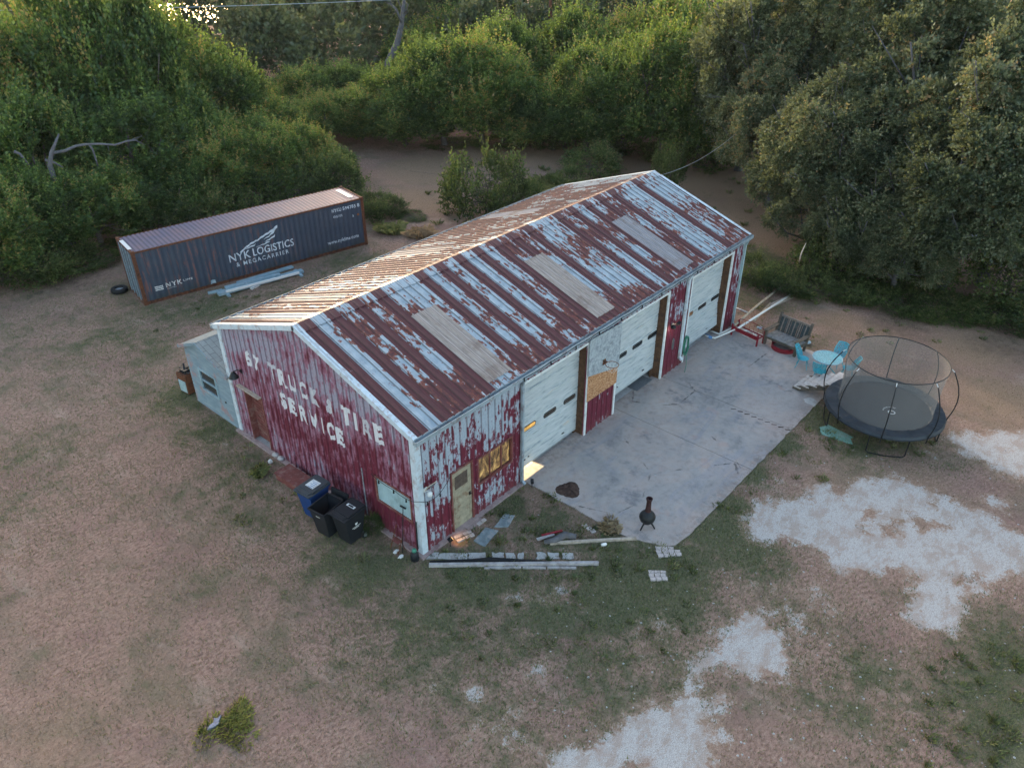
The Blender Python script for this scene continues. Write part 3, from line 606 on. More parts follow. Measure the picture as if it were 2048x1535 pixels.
# lit office window
b=MB()
for x0,x1,z0,z1 in ((2.40,4.04,1.19,1.25),(2.40,4.04,2.19,2.25),(2.40,2.46,1.25,2.19),(3.98,4.04,1.25,2.19)): b.box(x0,x1,-.055,.03,z0,z1)
for x in (2.97,3.5): b.box(x,x+.03,-.03,.02,1.25,2.19)
wn=b.build('office_window',M['reddoor'],shop); MB().box(2.46,3.98,.06,.065,1.25,2.19).build('curtain',M['curtain'],wn)
# gable door, awning strip, sheeted window, conduit
b=MB(); b.box(-.03,.02,7.77,7.82,.07,2.27); b.box(-.03,.30,8.86,8.90,.07,2.27); b.box(-.03,.02,7.82,8.86,2.24,2.29); b.build('door_frame',M['reddoor'],shop)
b=MB(); b.box(.20,.24,7.82,8.86,.08,2.24)
for k in range(14): b.bar((.196,7.95,.25+k*.14),(.196,8.75,.33+k*.14),.02,.012,(1,0,0))
b.build('side_door',M['reddoor'],shop)
MB().box(-.17,-.03,7.75,9.08,2.30,2.345).build('door_canopy',M['woodpale'],shop)
b=MB(); b.box(-.045,.02,.30,.36,1.10,2.10); b.box(-.045,.02,1.87,1.92,1.10,2.10); b.box(-.047,.02,.30,1.92,2.04,2.10); b.box(-.047,.02,.30,1.92,1.10,1.16); fw_=b.build('window_frame',M['reddoor'],shop)
b=MB(); corr(b,.36,1.87,1.16,2.04,lambda u,v,o_:(-o_*.5+.01,u,v),P=[(0,0),(.03,0),(.045,.02),(.075,.02)],pt=.09); b.build('window_sheet',M['bluesheet'],fw_)
MB().tube([(-.05,2.5,2.05),(-.05,2.5,.1)],.018,8).build('conduit',M['gutter'],shop)
# ------------------------------------------------------------------ lettering bent over the ribs
FONT=[]
def text_mesh(s_,size,bold=.0,spx=1.):
    cu=bpy.data.curves.new('t','FONT'); cu.body=s_; cu.size=size; cu.offset=bold; cu.space_character=spx; cu.resolution_u=4
    ob=bpy.data.objects.new('t',cu); COL.objects.link(ob); dg=bpy.context.evaluated_depsgraph_get()
    me=bpy.data.meshes.new_from_object(ob.evaluated_get(dg)); bpy.data.objects.remove(ob); bpy.data.curves.remove(cu)
    bmx=bmesh.new(); bmx.from_mesh(me); bpy.data.meshes.remove(me); return bmx
def fit(bmx,x0,x1,y0,y1,shear=0):
    xs_=[v.co.x for v in bmx.verts]; ys_=[v.co.y for v in bmx.verts]; a,b_,c,d=min(xs_),max(xs_),min(ys_),max(ys_)
    for v in bmx.verts:
        yy=(v.co.y-c)/(d-c) if d>c else 0
        v.co.x=x0+(v.co.x-a)/(b_-a)*(x1-x0)+shear*yy; v.co.y=y0+yy*(y1-y0); v.co.z=0
def poly_bm(polys):
    bmx=bmesh.new()
    for p_ in polys: bmx.faces.new([bmx.verts.new((x,y,0)) for x,y in p_])
    bmesh.ops.triangulate(bmx,faces=bmx.faces[:]); return bmx
def drape(name,bms,place,P,pt,mat,parent,lift=.005,tform=None,label=None):
    out=MB()
    for bmx in bms:
        xs_=[v.co.x for v in bmx.verts]
        for k in breaks(min(xs_),max(xs_),P,pt)[1:-1]:
            bmesh.ops.bisect_plane(bmx,geom=bmx.verts[:]+bmx.edges[:]+bmx.faces[:],plane_co=(k,0,0),plane_no=(1,0,0))
        bmx.verts.ensure_lookup_table(); bmx.verts.index_update()
        out.add([place(v.co.x,v.co.y,prof(v.co.x,P,pt)+lift) for v in bmx.verts],[tuple(v.index for v in f.verts) for f in bmx.faces]); bmx.free()
    return out.build(name,mat,parent,label=label)
# wall coordinate u = y; text runs from high y to low y, so letters are laid out in -y and mirrored
def gl(ch,yc,w_,z0,z1,tilt=0,bold=.052):
    bmx=text_mesh(ch,1,bold); fit(bmx,-w_/2,w_/2,0,z1-z0)
    for v in bmx.verts:
        x,y=v.co.x,v.co.y; v.co=Vector((yc-(x*math.cos(tilt)-(y)*math.sin(tilt)),z0+y*math.cos(tilt)+x*math.sin(tilt),0))
    return bmx
pl_g=lambda u,v,o_:(-o_,u,v)
firm=[gl('6',8.10,.36,3.43,4.05,.06),gl('7',7.66,.34,3.42,4.02,-.1),gl('R',6.16,.42,3.44,4.05),gl('U',5.62,.40,3.47,4.08),gl('C',5.05,.36,3.45,4.07,.08),
      gl('T',2.95,.48,3.42,4.07),gl('I',2.55,.13,3.42,4.05,0,.02),gl('E',1.50,.40,3.45,4.11,.05),
      gl('S',6.36,.33,2.50,3.13),gl('E',5.86,.34,2.50,3.10),gl('R',5.30,.42,2.45,3.06,.03),gl('V',4.74,.44,2.47,3.08),gl('I',4.29,.12,2.46,3.06,0,.02),gl('C',3.90,.36,2.44,3.10),gl('E',3.42,.34,2.44,3.08)]
for q_ in firm: drape('painted_letter',[q_],pl_g,RIB,PIT_,M['let'],shop,.006)
for q_ in [gl('T',6.70,.44,3.46,4.08),gl('K',4.50,.38,3.44,4.05),gl('&',3.74,.34,3.45,4.0),gl('R',2.03,.40,3.42,4.05,-.05)]: drape('painted_letter',[q_],pl_g,RIB,PIT_,M['letfaint'],shop,.006,label='flaked white letter')
# ------------------------------------------------------------------ lit room light, seen through the raised first door and on the ground
def lamp(name,kind_,loc,e,c=(1,.72,.38),tgt=None,**kw):
    l=bpy.data.lights.new(name,kind_); l.energy=e; l.color=c
    for k,v in kw.items(): setattr(l,k,v)
    o=bpy.data.objects.new(name,l); COL.objects.link(o); o.location=loc
    if tgt: o.rotation_euler=(Vector(loc)-Vector(tgt)).to_track_quat('Z','Y').to_euler()
    return o
# ------------------------------------------------------------------ lean-to shed behind the gable
def shed():
    t=thing('side_shed','small faded blue wooden shed with shingle roof, joined to the back of the red gable','shed',(0,W+.05,0))
    w_=3.0; d_=3.4                                    # along y, along x ; gable faces -x
    yr=1.75; he=2.35; hr=3.02; hl=2.5
    # clapboards on the -x face as lapped boards
    b=MB(); z=.0
    top=lambda y: he+(hr-he)*y/yr if y<yr else hr+(hl-hr)*(y-yr)/(w_-yr)
    wy0,wy1,wz0,wz1=1.10,2.15,.93,1.76
    while z<hr-.02:
        z1=z+.13
        def span(zz):
            lo_=0 if zz<=he else yr*(zz-he)/(hr-he); hi_=w_ if zz<=hl else yr+(w_-yr)*(hr-zz)/(hr-hl); return lo_,hi_
        l0,h0=span(z); l1,h1=span(min(z1,hr))
        segs=[((l0,l1),(h0,h1))] if not (z1>wz0 and z<wz1) else [((l0,l1),(wy0,wy0)),((wy1,wy1),(h0,h1))]
        for (a0,a1),(c0,c1) in segs:
            b.add([(-.022,a0,z),(-.022,c0,z),(-.004,c1,z1),(-.004,a1,z1),(0,a0,z),(0,c0,z)],[(0,1,2,3),(4,5,1,0)])
        z=z1
    b.build('gable_wall',M['siding'],t)
    b=MB(); b.box(.0,d_,-.0,.03,0,he-.02); b.box(.0,d_,w_-.03,w_,0,hl-.02); b.box(d_-.03,d_,.03,w_-.03,0,he-.1); b.build('wall',M['siding'],t)
    b=MB()
    for ya,za,yb,zb in ((-.12,he-.04,yr,hr+.01),(w_+.16,hl-.06,yr,hr+.01)):
        d=Vector((0,yb-ya,zb-za)).normalized(); n=Vector((0,-d.z,d.y)); n=n if n.z>0 else -n
        p_=[Vector((x,y,z)) for x in (-.14,d_+.05) for y,z in ((ya,za),(yb,zb))]
        b.add(p_+[q+n*.05 for q in p_],[(0,1,3,2),(4,6,7,5),(0,4,5,1),(2,3,7,6),(0,2,6,4),(1,5,7,3)])
    b.build('roof',M['shingle'],t)
    b=MB(); b.bar((-.16,-.13,he-.03),(-.16,yr,hr+.03),.03,.12,(0,0,1)); b.bar((-.16,yr,hr+.03),(-.16,w_+.17,hl-.04),.03,.12,(0,0,1)); b.build('barge_board',M['siding'],t)
    b=MB()
    for y0,y1,z0,z1 in ((wy0-.07,wy1+.07,wz0-.07,wz0),(wy0-.07,wy1+.07,wz1,wz1+.07),(wy0-.07,wy0,wz0,wz1),(wy1,wy1+.07,wz0,wz1),(wy0,wy1,(wz0+wz1)/2-.02,(wz0+wz1)/2+.02)): b.box(-.05,.01,y0,y1,z0,z1)
    wn=b.build('window',M['steelblue'],t); MB().box(-.0,.005,wy0,wy1,wz0,wz1).build('pane',M['glass'],wn)
    MB().tube([(-.05,.62,.95),(-.02,.62,.95)],.035,8).build('vent_cap',M['dark'],t)
shed()
# rubbish beside the shed
def washer():
    t=thing('scrap_machine','old dark machine with a blue panel, dumped at the left end of the blue shed','machine',(-.05,13.35,0),.1)
    b=MB(); b.box(0,.5,0,.6,.05,.85); b.box(.02,.48,.02,.58,.85,.9); b.build('housing',M['rust'],t)
    MB().box(-.02,-.002,.08,.52,.1,.6).build('front_panel',M['bluesheet'],t)
    b=MB()
    for a,c in (((.1,.1,.9),(.35,.5,1.15)),((.05,.5,.9),(.45,.2,1.1)),((.2,.0,.92),(.2,.58,1.02))): b.bar(a,c,.07,.03)
    b.box(.1,.4,.15,.45,.9,1.02); b.build('scrap_parts',M['dark'],t)
    [MB().box(x,x+.05,y,y+.05,0,.05).build('foot',M['dark'],t) for x in (0.02,.43) for y in (.02,.53)]
washer()
# ------------------------------------------------------------------ fixtures on the walls
def flood(name,label,loc,rz,tilt=.5,body='dark'):
    t=thing(name,label,'lamp',loc,rz)
    b=MB(); b.box(-.06,.06,-.02,0,-.06,.06); b.tube([(0,-.02,0),(0,-.12,.03)],.02,6); b.build('bracket',M['white'],t)
    mt=Matrix.Translation((0,-.17,.05))@Matrix.Rotation(tilt,4,'X'); b=MB(); b.box(-.13,.13,-.05,.05,-.09,.09,mt); h=b.build('lamp_head',M[body],t)
    MB().box(-.11,.11,-.058,-.051,-.07,.07,mt).build('lens',M['glass'],h); return t
# camera-style security light with solar panel at the near corner
t=thing('security_light','white security light with small black solar panel near the top of the front corner','lamp',(.22,-.05,2.45))
b=MB(); b.box(-.06,.06,-.03,.0,-.07,.07); b.tube([(0,-.03,0),(0,-.16,.0)],.02,6); b.build('bracket',M['white'],t)
mt=Matrix.Translation((.05,-.20,.20))@Matrix.Rotation(.55,4,'X'); pn=MB().box(-.17,.17,-.012,.012,-.12,.12,mt).build('panel_frame',M['woodpale'],t); MB().box(-.145,.145,-.019,-.0125,-.10,.10,mt).build('solar_panel',M['glass'],pn)
b=MB(); b.lathe([(.02,-.11),(.07,-.08),(.075,.0),(.05,.05),(0.01,.06)],14,(.0,-.20,-.03)); b.build('lamp_head',M['white'],t,smooth=True)
MB().tube([(0,-.1,.05),(.05,-.18,.16)],.012,6).build('arm',M['white'],t)
# barn lamp over the side door
t=thing('wall_lamp','dark hooded lamp on the red gable above the side door','lamp',(-.05,8.72,2.95))
b=MB(); b.lathe([(.02,.16),(.06,.15),(.10,.08),(.17,-.05),(.175,-.06),(.16,-.06),(.09,.06)],18,(-.30,0,0),cap=False); b.build('lamp_shade',M['dark'],t,smooth=True)
b=MB(); b.tube([(0,0,.05),(-.12,0,.16),(-.30,0,.17)],.016,6); b.box(-.02,0,-.05,.05,-.02,.12); b.build('bracket',M['dark'],t)
b=MB(); b.lathe([(.01,-.06),(.04,-.03),(.04,.03)],10,(-.30,0,0)); b.build('bulb',M['white'],t,smooth=True)
# lamp + camera between the second and third doors
t=thing('security_light','lit white bulb and black camera on a bracket between the second and third roller doors','lamp',(13.62,-.05,2.35))
b=MB(); b.box(-.10,.10,-.02,0,-.10,.05); b.tube([(-.08,-.02,0),(-.16,-.14,.06)],.014,6); b.tube([(.08,-.02,0),(.14,-.14,.06)],.014,6); b.build('bracket',M['woodpale'],t)
b=MB(); b.lathe([(.03,.12),(.10,.08),(.11,-.01),(.09,-.01),(.05,.07)],14,(-.18,-.16,0),cap=False); b.build('lamp_shade',M['dark'],t,smooth=True)
M['bulb']=glow('lit_bulb',(1,.9,.75),4,3,0); b=MB(); b.lathe([(.005,-.045),(.028,-.02),(.022,.02)],10,(-.18,-.18,0)); b.build('bulb',M['bulb'],t)
mt=Matrix.Translation((.17,-.18,.06))@Matrix.Rotation(.4,4,'X'); MB().box(-.10,.10,-.05,.05,-.05,.05,mt).build('lamp_head',M['dark'],t)
# cable with small bulbs along the eave and round the corner
def sag(a,c,n,s_):
    a=Vector(a);c=Vector(c); return [a.lerp(c,i/n)-Vector((0,0,4*s_*(i/n)*(1-i/n))) for i in range(n+1)]
b=MB(); pts=[]; x=4.3
while x<18.6: pts+=sag((x,-.285,H-.05),(x+1.3,-.285,H-.05),6,.05)[:-1]; x+=1.3
b.tube(pts,.009,5); t=thing('eave_cable','thin black cable clipped along the gutter above the roller doors','cable'); b.build('wire',M['rubber'],t)
x=4.3
while x<18.6: MB().tube([(x,-.285,H-.06),(x,-.30,H-.17)],.022,6).build('clip',M['dark'],t); x+=1.3
t=thing('string_lights','black string lights looping from the blue sheeted window round the near corner','string lights')
cp=sag((-.09,2.0,2.12),(-.09,1.0,2.05),6,.05)[:-1]+sag((-.09,1.0,2.05),(-.11,-.1,2.2),6,.10)[:-1]+sag((-.06,-.10,2.2),(.75,-.09,2.0),8,.13)[:-1]+sag((.75,-.09,2.0),(1.2,-.09,2.35),6,.03)
b=MB(); b.tube(cp,.008,5); b.build('wire',M['rubber'],t)
b=MB()
for k in (2,6,9,15,20): p_=cp[k]; b.tube([p_,p_-Vector((0,0,.12))],[.014,.03],7)
b.build('bulb',M['dark'],t)
# basketball hoop on its board, strand board below
t=thing('basketball_hoop','orange basketball rim on a weathered grey backboard between the first two doors','basketball hoop',(8.88,-.08,0))
bb=MB(); bb.add([(-.93,-.03,2.62),(.97,-.035,2.17),(.97,-.035,3.99),(-.93,-.03,4.06),(-.93,0,2.62),(.97,0,2.17),(.97,0,3.99),(-.93,0,4.06)],[(0,1,2,3),(5,4,7,6),(0,4,5,1),(2,6,7,3),(0,3,7,4),(1,5,6,2)]); bb.build('backboard',M['backboard'],t)
b=MB(); b.box(-.10,.06,-.06,-.031,2.72,2.92); b.bar((-.02,-.06,2.86),(-.02,-.16,2.84),.10,.03); b.build('bracket',M['rust'],t)
b=MB(); b.tube([(-.02+.23*math.cos(a),-.38+.23*math.sin(a),2.84) for a in np.linspace(0,2*PI,24,endpoint=False)],.012,6,closed=True); b.build('rim',M['rustlight'],t)
b=MB()
for k in range(10):
    a=k*2*PI/10; q=[(.23,2.83),(.19,2.70),(.14,2.58)]
    for s_ in (-1,1): b.tube([(-.02+r_*math.cos(a+s_*i*.31),-.38+r_*math.sin(a+s_*i*.31),z) for i,(r_,z) in enumerate(q)],.003,4)
b.build('net',M['white'],t)
t=MB(); t.add([(8.02,-.062,1.50),(9.86,-.062,1.46),(9.86,-.062,2.72),(8.02,-.062,2.64),(8.02,-.048,1.50),(9.86,-.048,1.46),(9.86,-.048,2.72),(8.02,-.048,2.64)],[(0,1,2,3),(5,4,7,6),(0,4,5,1),(2,6,7,3),(0,3,7,4),(1,5,6,2)])
o=t.build('strand_board',M['osb']); setp(o,'orange strand board panel on the red wall directly under the basketball backboard','board')
# green hose coiled on the wall
t=thing('garden_hose','green hose coiled on the wall beside the white downspout and third door','hose',(14.78,-.10,.95))
b=MB(); pts=[]
for k in range(24*5):
    a=k*2*PI/24; r_=.17+.012*math.sin(k*.7); pts.append((r_*math.cos(a),-.03-.018*(k/24),.42*math.sin(a)+.05*math.sin(k*.13)))
b.tube(pts,.016,6); b.build('coil',M['hosegreen'],t)
b=MB(); b.tube([(.05,-.1,-.35),(.02,-.16,-.55),(-.2,-.30,-.75),(-.55,-.45,-.88)],.014,6); b.build('loose_end',M['hosegreen'],t)
b=MB(); b.tube([(.12,-.04,-.30),(.20,-.06,-.62)],.02,6); b.build('nozzle',M['woodpale'],t)
t=thing('cable_coil','dark cable coil hung on the red wall between the lamp and the downspout','cable',(13.75,-.08,1.45))
b=MB(); b.tube([(.05*math.cos(a),-.02-.01*a/6,.25*math.sin(a)) for a in np.linspace(0,6*PI,60)],.014,5); b.build('coil',M['mat_grey'],t)
# ------------------------------------------------------------------ bins
def bin_(name,label,loc,rz,body,lidm,open_=False,tip=0,sticker=0):
    t=thing(name,label,'wheelie bin',loc,rz); t.scale=(1.1,1.1,1.1)
    b=MB()
    def shell(z0,z1,a0,a1,c0,c1):                     # tapering tub, front towards -x, handle at +x
        vs=[(-a0,-c0,z0),(a0*.8,-c0,z0),(a0*.8,c0,z0),(-a0,c0,z0),(-a1,-c1,z1),(a1,-c1,z1),(a1,c1,z1),(-a1,c1,z1)]
        b.add(vs,[(0,3,2,1),(0,1,5,4),(1,2,6,5),(2,3,7,6),(3,0,4,7)])
    shell(.04,.98,.24,.36,.22,.29); 
    for s_ in (-1,1): b.box(-.38,.40,s_*.30-.012,s_*.30+.012,.95,1.0)
    b.box(-.40,-.37,-.31,.31,.95,1.0); b.box(.36,.40,-.31,.31,.95,1.0)
    if open_:
        vs=[(-.33,-.26,.97),(.33,-.26,.97),(.33,.26,.97),(-.33,.26,.97),(-.2,-.18,.3),(.2,-.18,.3),(.2,.18,.3),(-.2,.18,.3)]; b.add(vs,[(0,1,5,4),(1,2,6,5),(2,3,7,6),(3,0,4,7),(4,5,6,7)])
    bd=b.build('tub',body,t)
    b=MB()
    if not open_:
        top=[(-.43,-.32),(-.30,-.33),(.40,-.32),(.43,-.24),(.43,.24),(.40,.32),(-.30,.33),(-.43,.32)]; b.prism(top,1.0,1.035); b.prism([(x*.9+.02,y*.84) for x,y in top[1:-1]],1.035,1.075); b.prism([(x*.20-.30,y*.7) for x,y in top],1.0355,1.055)
    else: b.prism([(-.02,-.32),(.03,-.32),(.03,.32),(-.02,.32)],.55,1.10,Matrix.Translation((.44,0,-.02))@Matrix.Rotation(.12,4,'Y'))
    lid=b.build('lid',lidm,t)
    if sticker==1:
        MB().box(-.12,.20,-.16,.16,1.076,1.079).build('label_sheet',M['white'],lid)
        tb=text_mesh('RECYCLE ONLY',.1); fit(tb,-.13,.13,0,.035); q=MB(); tb.verts.index_update()
        for r_ in range(5):
            zz=.11-r_*.055; q.add([(zz if 0 else .15-r_*.06-v.co.y,v.co.x,1.0805) for v in tb.verts] if r_==0 else [(.15-r_*.06-.0,-.12,1.0805),(.15-r_*.06-.02,-.12,1.0805),(.15-r_*.06-.02,.02+.03*(r_%3),1.0805),(.15-r_*.06,.02+.03*(r_%3),1.0805)],[tuple(v.index for v in f.verts) for f in tb.faces] if r_==0 else [(0,1,2,3)])
        tb.free(); q.build('printed_text',M['bluecloth'],lid)
    if sticker==2:
        MB().box(.08,.17,-.15,.15,1.076,1.079).build('label_sheet',M['white'],lid); MB().box(.095,.155,-.09,.09,1.0795,1.081).build('printed_text',M['dark'],lid)
    if not open_:
        b=MB()                                        # city mark: small shield over a line of script
        b.add([(-.05,-.286,.72),(.05,-.286,.72),(.04,-.283,.66),(0,-.282,.63),(-.04,-.283,.66)],[(0,4,3,2,1)]); b.add([(-.15,-.277,.60),(.15,-.277,.60),(.15,-.275,.575),(-.15,-.275,.575)],[(0,3,2,1)]); b.add([(-.10,-.272,.555),(.10,-.272,.555),(.10,-.270,.53),(-.10,-.270,.53)],[(0,3,2,1)]); b.build('emblem',M['white'],bd)
        b=MB(); b.add([(-.36-.003,-.05,.93),(-.36-.003,.05,.93),(-.345,.05,.89),(-.345,-.05,.89)],[(0,1,2,3)])
    else: MB().add([(-.338,-.08,.78),(-.338,.08,.78),(-.335,.08,.755),(-.335,-.08,.755)],[(0,1,2,3)]).build('label_strip',M['white'],bd)
    MB().tube([(.44,-.24,.96),(.44,.24,.96)],.016,6).build('handle',body,t)
    for s_ in (-1,1):
        b=MB(); b.tube([(.25,s_*.25,.13),(.25,s_*.32,.13)],.13,18); wh=b.build('wheel',M['rubber'],t)
        b=MB(); b.tube([(.25,s_*.321,.13),(.25,s_*.326,.13)],.075,12); b.build('hub',M['gutter'],wh)
    return t
M['binblue']=simple('blue_plastic',(.008,.045,.17),.45,0,.15,4); M['binblack']=simple('black_plastic',(.013,.016,.021),.5,0,.2,4); M['lidgrey']=simple('dark_grey_lid',(.045,.055,.065),.5,0,.2,5)
bin_('wheelie_bin','blue wheelie bin with a grey lid and white notice beside the red gable','',0,0,0) if 0 else None
c=G(632,1030); bin_('wheelie_bin','blue wheelie bin with grey lid carrying a white printed notice, by the red gable',(c.x+.08,c.y+.05,0),R(5),M['binblue'],M['lidgrey'],sticker=1)
c=G(660,1062); bin_('wheelie_bin','black wheelie bin with open lid, between the blue bin and the closed black bin',(c.x+.02,c.y+.02,0),R(8),M['binblack'],M['binblack'],open_=True)
c=G(697,1078); bin_('wheelie_bin','black wheelie bin with closed lid, the one nearest the sheeted window',(c.x+.12,c.y-.02,0),R(4),M['binblack'],M['binblack'],sticker=2)
# ------------------------------------------------------------------ chiminea
t=thing('chiminea','dark cast iron chiminea on three legs near the tip of the concrete','chiminea',(*G(1292,1055)[:2],.045),.6)
b=MB(); b.lathe([(.07,.20),(.15,.22),(.225,.30),(.255,.40),(.25,.47),(.20,.56),(.13,.62),(.10,.66)],28); b.build('bowl',M['dark'],t,smooth=True)
M['ironrust']=simple('rusty_cast_iron',(.05,.022,.022),.7,.2,.4,9)
b=MB(); b.lathe([(.102,.655),(.085,.75),(.075,1.00),(.078,1.10),(.10,1.115),(.105,1.16),(.085,1.17),(.07,1.15)],24,cap=False); b.build('chimney',M['ironrust'],t,smooth=True)
b=MB(); b.lathe([(.0,.19),(.14,.20),(.155,.225),(.15,.235)],24); b.build('base_ring',M['ironrust'],t,smooth=True)
b=MB(); b.tube([(.22*math.cos(a),.22*math.sin(a),.42+.09*math.sin(q)) if 0 else (.245,.09*math.cos(q),.42+.09*math.sin(q)) for q in np.linspace(0,2*PI,16,endpoint=False)],.012,6,closed=True); b.build('mouth_ring',M['ironrust'],t)
for k in range(3):
    a=k*2*PI/3+.3; b=MB(); b.tube([(.11*math.cos(a),.11*math.sin(a),.24),(.20*math.cos(a),.20*math.sin(a),.12),(.27*math.cos(a),.27*math.sin(a),0.0)],[.035,.026,.022],7); b.build('leg',M['dark'],t)
b=MB(); pts=[]
rs=random.Random(3)
for k in range(40):
    a=2*PI*k/40; r_=.30*(1+.12*math.sin(3*a+1)+rs.uniform(-.05,.05)); pts.append((r_*1.1*math.cos(a),r_*math.sin(a)))
n=len(pts); vs=[(x,y,0) for x,y in pts]+[(x*.75,y*.75,.025+rs.uniform(0,.02)) for x,y in pts]+[(x*.4,y*.4,.035+rs.uniform(0,.03)) for x,y in pts]+[(0,0,.05)]
fs=[(i,(i+1)%n,n+(i+1)%n,n+i) for i in range(n)]+[(n+i,n+(i+1)%n,2*n+(i+1)%n,2*n+i) for i in range(n)]+[(2*n+i,2*n+(i+1)%n,3*n) for i in range(n)]
o=b.add(vs,fs).build('soil_pile',M['soil']); o.location=(*G(1137,981)[:2],.045); o.scale=(1.22,1.3,1); setp(o,'round low pile of dark brown soil on the concrete near the first door','soil pile')
# small spotlights on stakes
M['flare']=glow('lit_lens',(1,.55,.2),1,3,.2)
for lab,(px,py),rz,lit in (('small black spotlight on a stake glowing beside the entrance door slab',(901,1092),-.3,1),('small black spotlight at the grass edge next to the first roller door',(1064,975),.8,0)):
    c=G(px,py); t=thing('garden_spotlight',lab,'spotlight',(c.x,c.y,0),rz)
    MB().tube([(0,0,-.05),(0,0,.24)],.012,6).build('stake',M['dark'],t)
    mt=Matrix.Translation((0,0,.28))@Matrix.Rotation(-.4,4,'Y'); h=MB().box(-.07,.07,-.05,.05,-.06,.06,mt).build('lamp_head',M['dark'],t)
    MB().box(.0705,.075,-.04,.04,-.045,.045,mt).build('lens',M['flare'] if lit else M['glass'],h)
c=G(918,1082); lamp('spot_glow','SPOT',(c.x-.12,c.y+.02,.42),2,(1,.50,.15),tgt=(c.x+.05,c.y,0),spot_size=1.6,spot_blend=.9,shadow_soft_size=.03)
lamp('room_lamp','SPOT',(5.3,3.0,1.0),900,(1,.80,.42),tgt=(5.1,-.05,.03),spot_size=.36,spot_blend=.15,shadow_soft_size=.05)
lamp('bulb_glow','POINT',(13.44,-.28,2.28),1,(1,.9,.7),shadow_soft_size=.03)
# ------------------------------------------------------------------ trampoline
def netmat():
    t=NT('net_mesh'); t.put(t.b.inputs['Base Color'],(.20,.20,.20)); t.b.inputs['Roughness'].default_value=.9
    x=t.noise(t.vec((3,3,.7)),1,3,.6); t.put(t.b.inputs['Alpha'],t.m('ADD',.30,t.m('MULTIPLY',x,.22))); return t.mat
M['net']=netmat(); M['mat']=simple('jump_mat',(.028,.032,.038),.8,0,.15,3); M['pad']=simple('pad_vinyl',(.020,.028,.038),.5,0,.35,2)
M['galv']=simple('galvanised_tube',(.42,.45,.48),.4,.5,.1,6)
def trampoline():
    t=thing('trampoline','round black trampoline with bowed poles and a dark net enclosure beside the concrete','trampoline',(15.75,-7.9,0))
    RF=2.03; zf=.90; C=lambda r,a,z:(r*math.cos(a),r*math.sin(a),z)
    b=MB(); b.tube([C(RF,a,zf-.05) for a in np.linspace(0,2*PI,64,endpoint=False)],.025,7,closed=True); b.build('frame',M['galv'],t,smooth=True)
    b=MB(); n=64; rs=[0,.6,1.2,1.60]; vs=[(0,0,zf-.02)]+[C(r,2*PI*k/n,zf-.02+.01*(r/1.6)) for r in rs[1:] for k in range(n)]
    fs=[(0,1+k,1+(k+1)%n) for k in range(n)]+[(1+i*n+k,1+(i+1)*n+k,1+(i+1)*n+(k+1)%n,1+i*n+(k+1)%n) for i in range(2) for k in range(n)]
    mt=b.add(vs,fs).build('jumping_mat',M['mat'],t)
    b=MB(); ex,ey=-.25,-.35                       # printed ring mark with a line of lettering
    e=[(ex+.13*math.cos(a),ey+.13*math.sin(a),zf-.010) for a in np.linspace(0,2*PI,28,endpoint=False)]; f=[(ex+(x-ex)*.72,ey+(y-ey)*.72,z) for x,y,z in e]
    b.add(e+f,[(i,(i+1)%28,28+(i+1)%28,28+i) for i in range(28)])
    rr=random.Random(5)
    for k in range(11):
        a=1.0-k*.19; p_=Vector((ex+.05+.30*math.cos(a+.9),ey+.30*math.sin(a+.9),zf-.010)); q=Vector((math.cos(a+.9),math.sin(a+.9),0))*rr.uniform(.03,.06); s_=Vector((-q.y,q.x,0)).normalized()*.012
        b.add([p_-q/2-s_,p_+q/2-s_,p_+q/2+s_,p_-q/2+s_],[(0,1,2,3)])
    b.build('printed_mark',M['white'],mt)
    b=MB(); n=72
    def pz(k,r): return zf+.015+.012*math.sin(k*2.7)+.008*math.sin(k*7.1+r*9)
    rings=[(1.58,zf-.005),(1.64,None),(1.85,None),(2.03,None),(2.08,zf-.05),(2.08,zf-.10)]
    vs=[C(r,2*PI*k/n,(z if z is not None else pz(k,r)+.02)) for r,z in rings for k in range(n)]
    fs=[(i*n+k,i*n+(k+1)%n,(i+1)*n+(k+1)%n,(i+1)*n+k) for i in range(len(rings)-1) for k in range(n)]
    b.add(vs,fs).build('spring_pad',M['pad'],t)
    ring_z=2.88; RT=1.68
    b=MB(); b.tube([C(RT,a,ring_z) for a in np.linspace(0,2*PI,64,endpoint=False)],.017,6,closed=True); tr=b.build('top_ring',M['dark'],t,smooth=True)
    b=MB(); n=72; vs=[];ls=[(1.60,zf+.03),(1.60,1.5),(1.62,2.2),(1.67,ring_z)]
    for r,z in ls: vs+=[C(r+(.03*math.sin(k*.9*3)+.02*math.sin(k*2.3)) *(1-(z-zf)/2),2*PI*k/n,z) for k in range(n)]
    b.add(vs,[(i*n+k,i*n+(k+1)%n,(i+1)*n+(k+1)%n,(i+1)*n+k) for i in range(3) for k in range(n)]).build('safety_net',M['net'],t,smooth=True)
    for k in range(8):
        a=2*PI*k/8+.30
        pts=[C(2.06,a,.62),C(2.09,a,.92)]+[C(2.09+.17*math.sin(PI*s_)-.27*s_**2,a,.92+s_*1.86) for s_ in (.12,.25,.4,.55,.7,.82,.92,1.)]
        b=MB(); b.tube(pts,.021,7); p_=b.build('net_pole',M['dark'],t,smooth=True)
        MB().tube([pts[-1],C(1.72,a,2.87)],.012,6).build('pole_tip',M['white'],p_)
    for k in range(4):                             # four U shaped leg frames
        a0=2*PI*k/4+.12; a1=a0+.66
        pts=[C(2.0,a0,.84),C(1.98,a0,.10),C(1.96,a0+.04,.03),C(1.94,(a0+a1)/2,.025),C(1.96,a1-.04,.03),C(1.98,a1,.10),C(2.0,a1,.84)]
        MB().tube(pts,.022,7).build('leg',M['dark'],t)
trampoline()
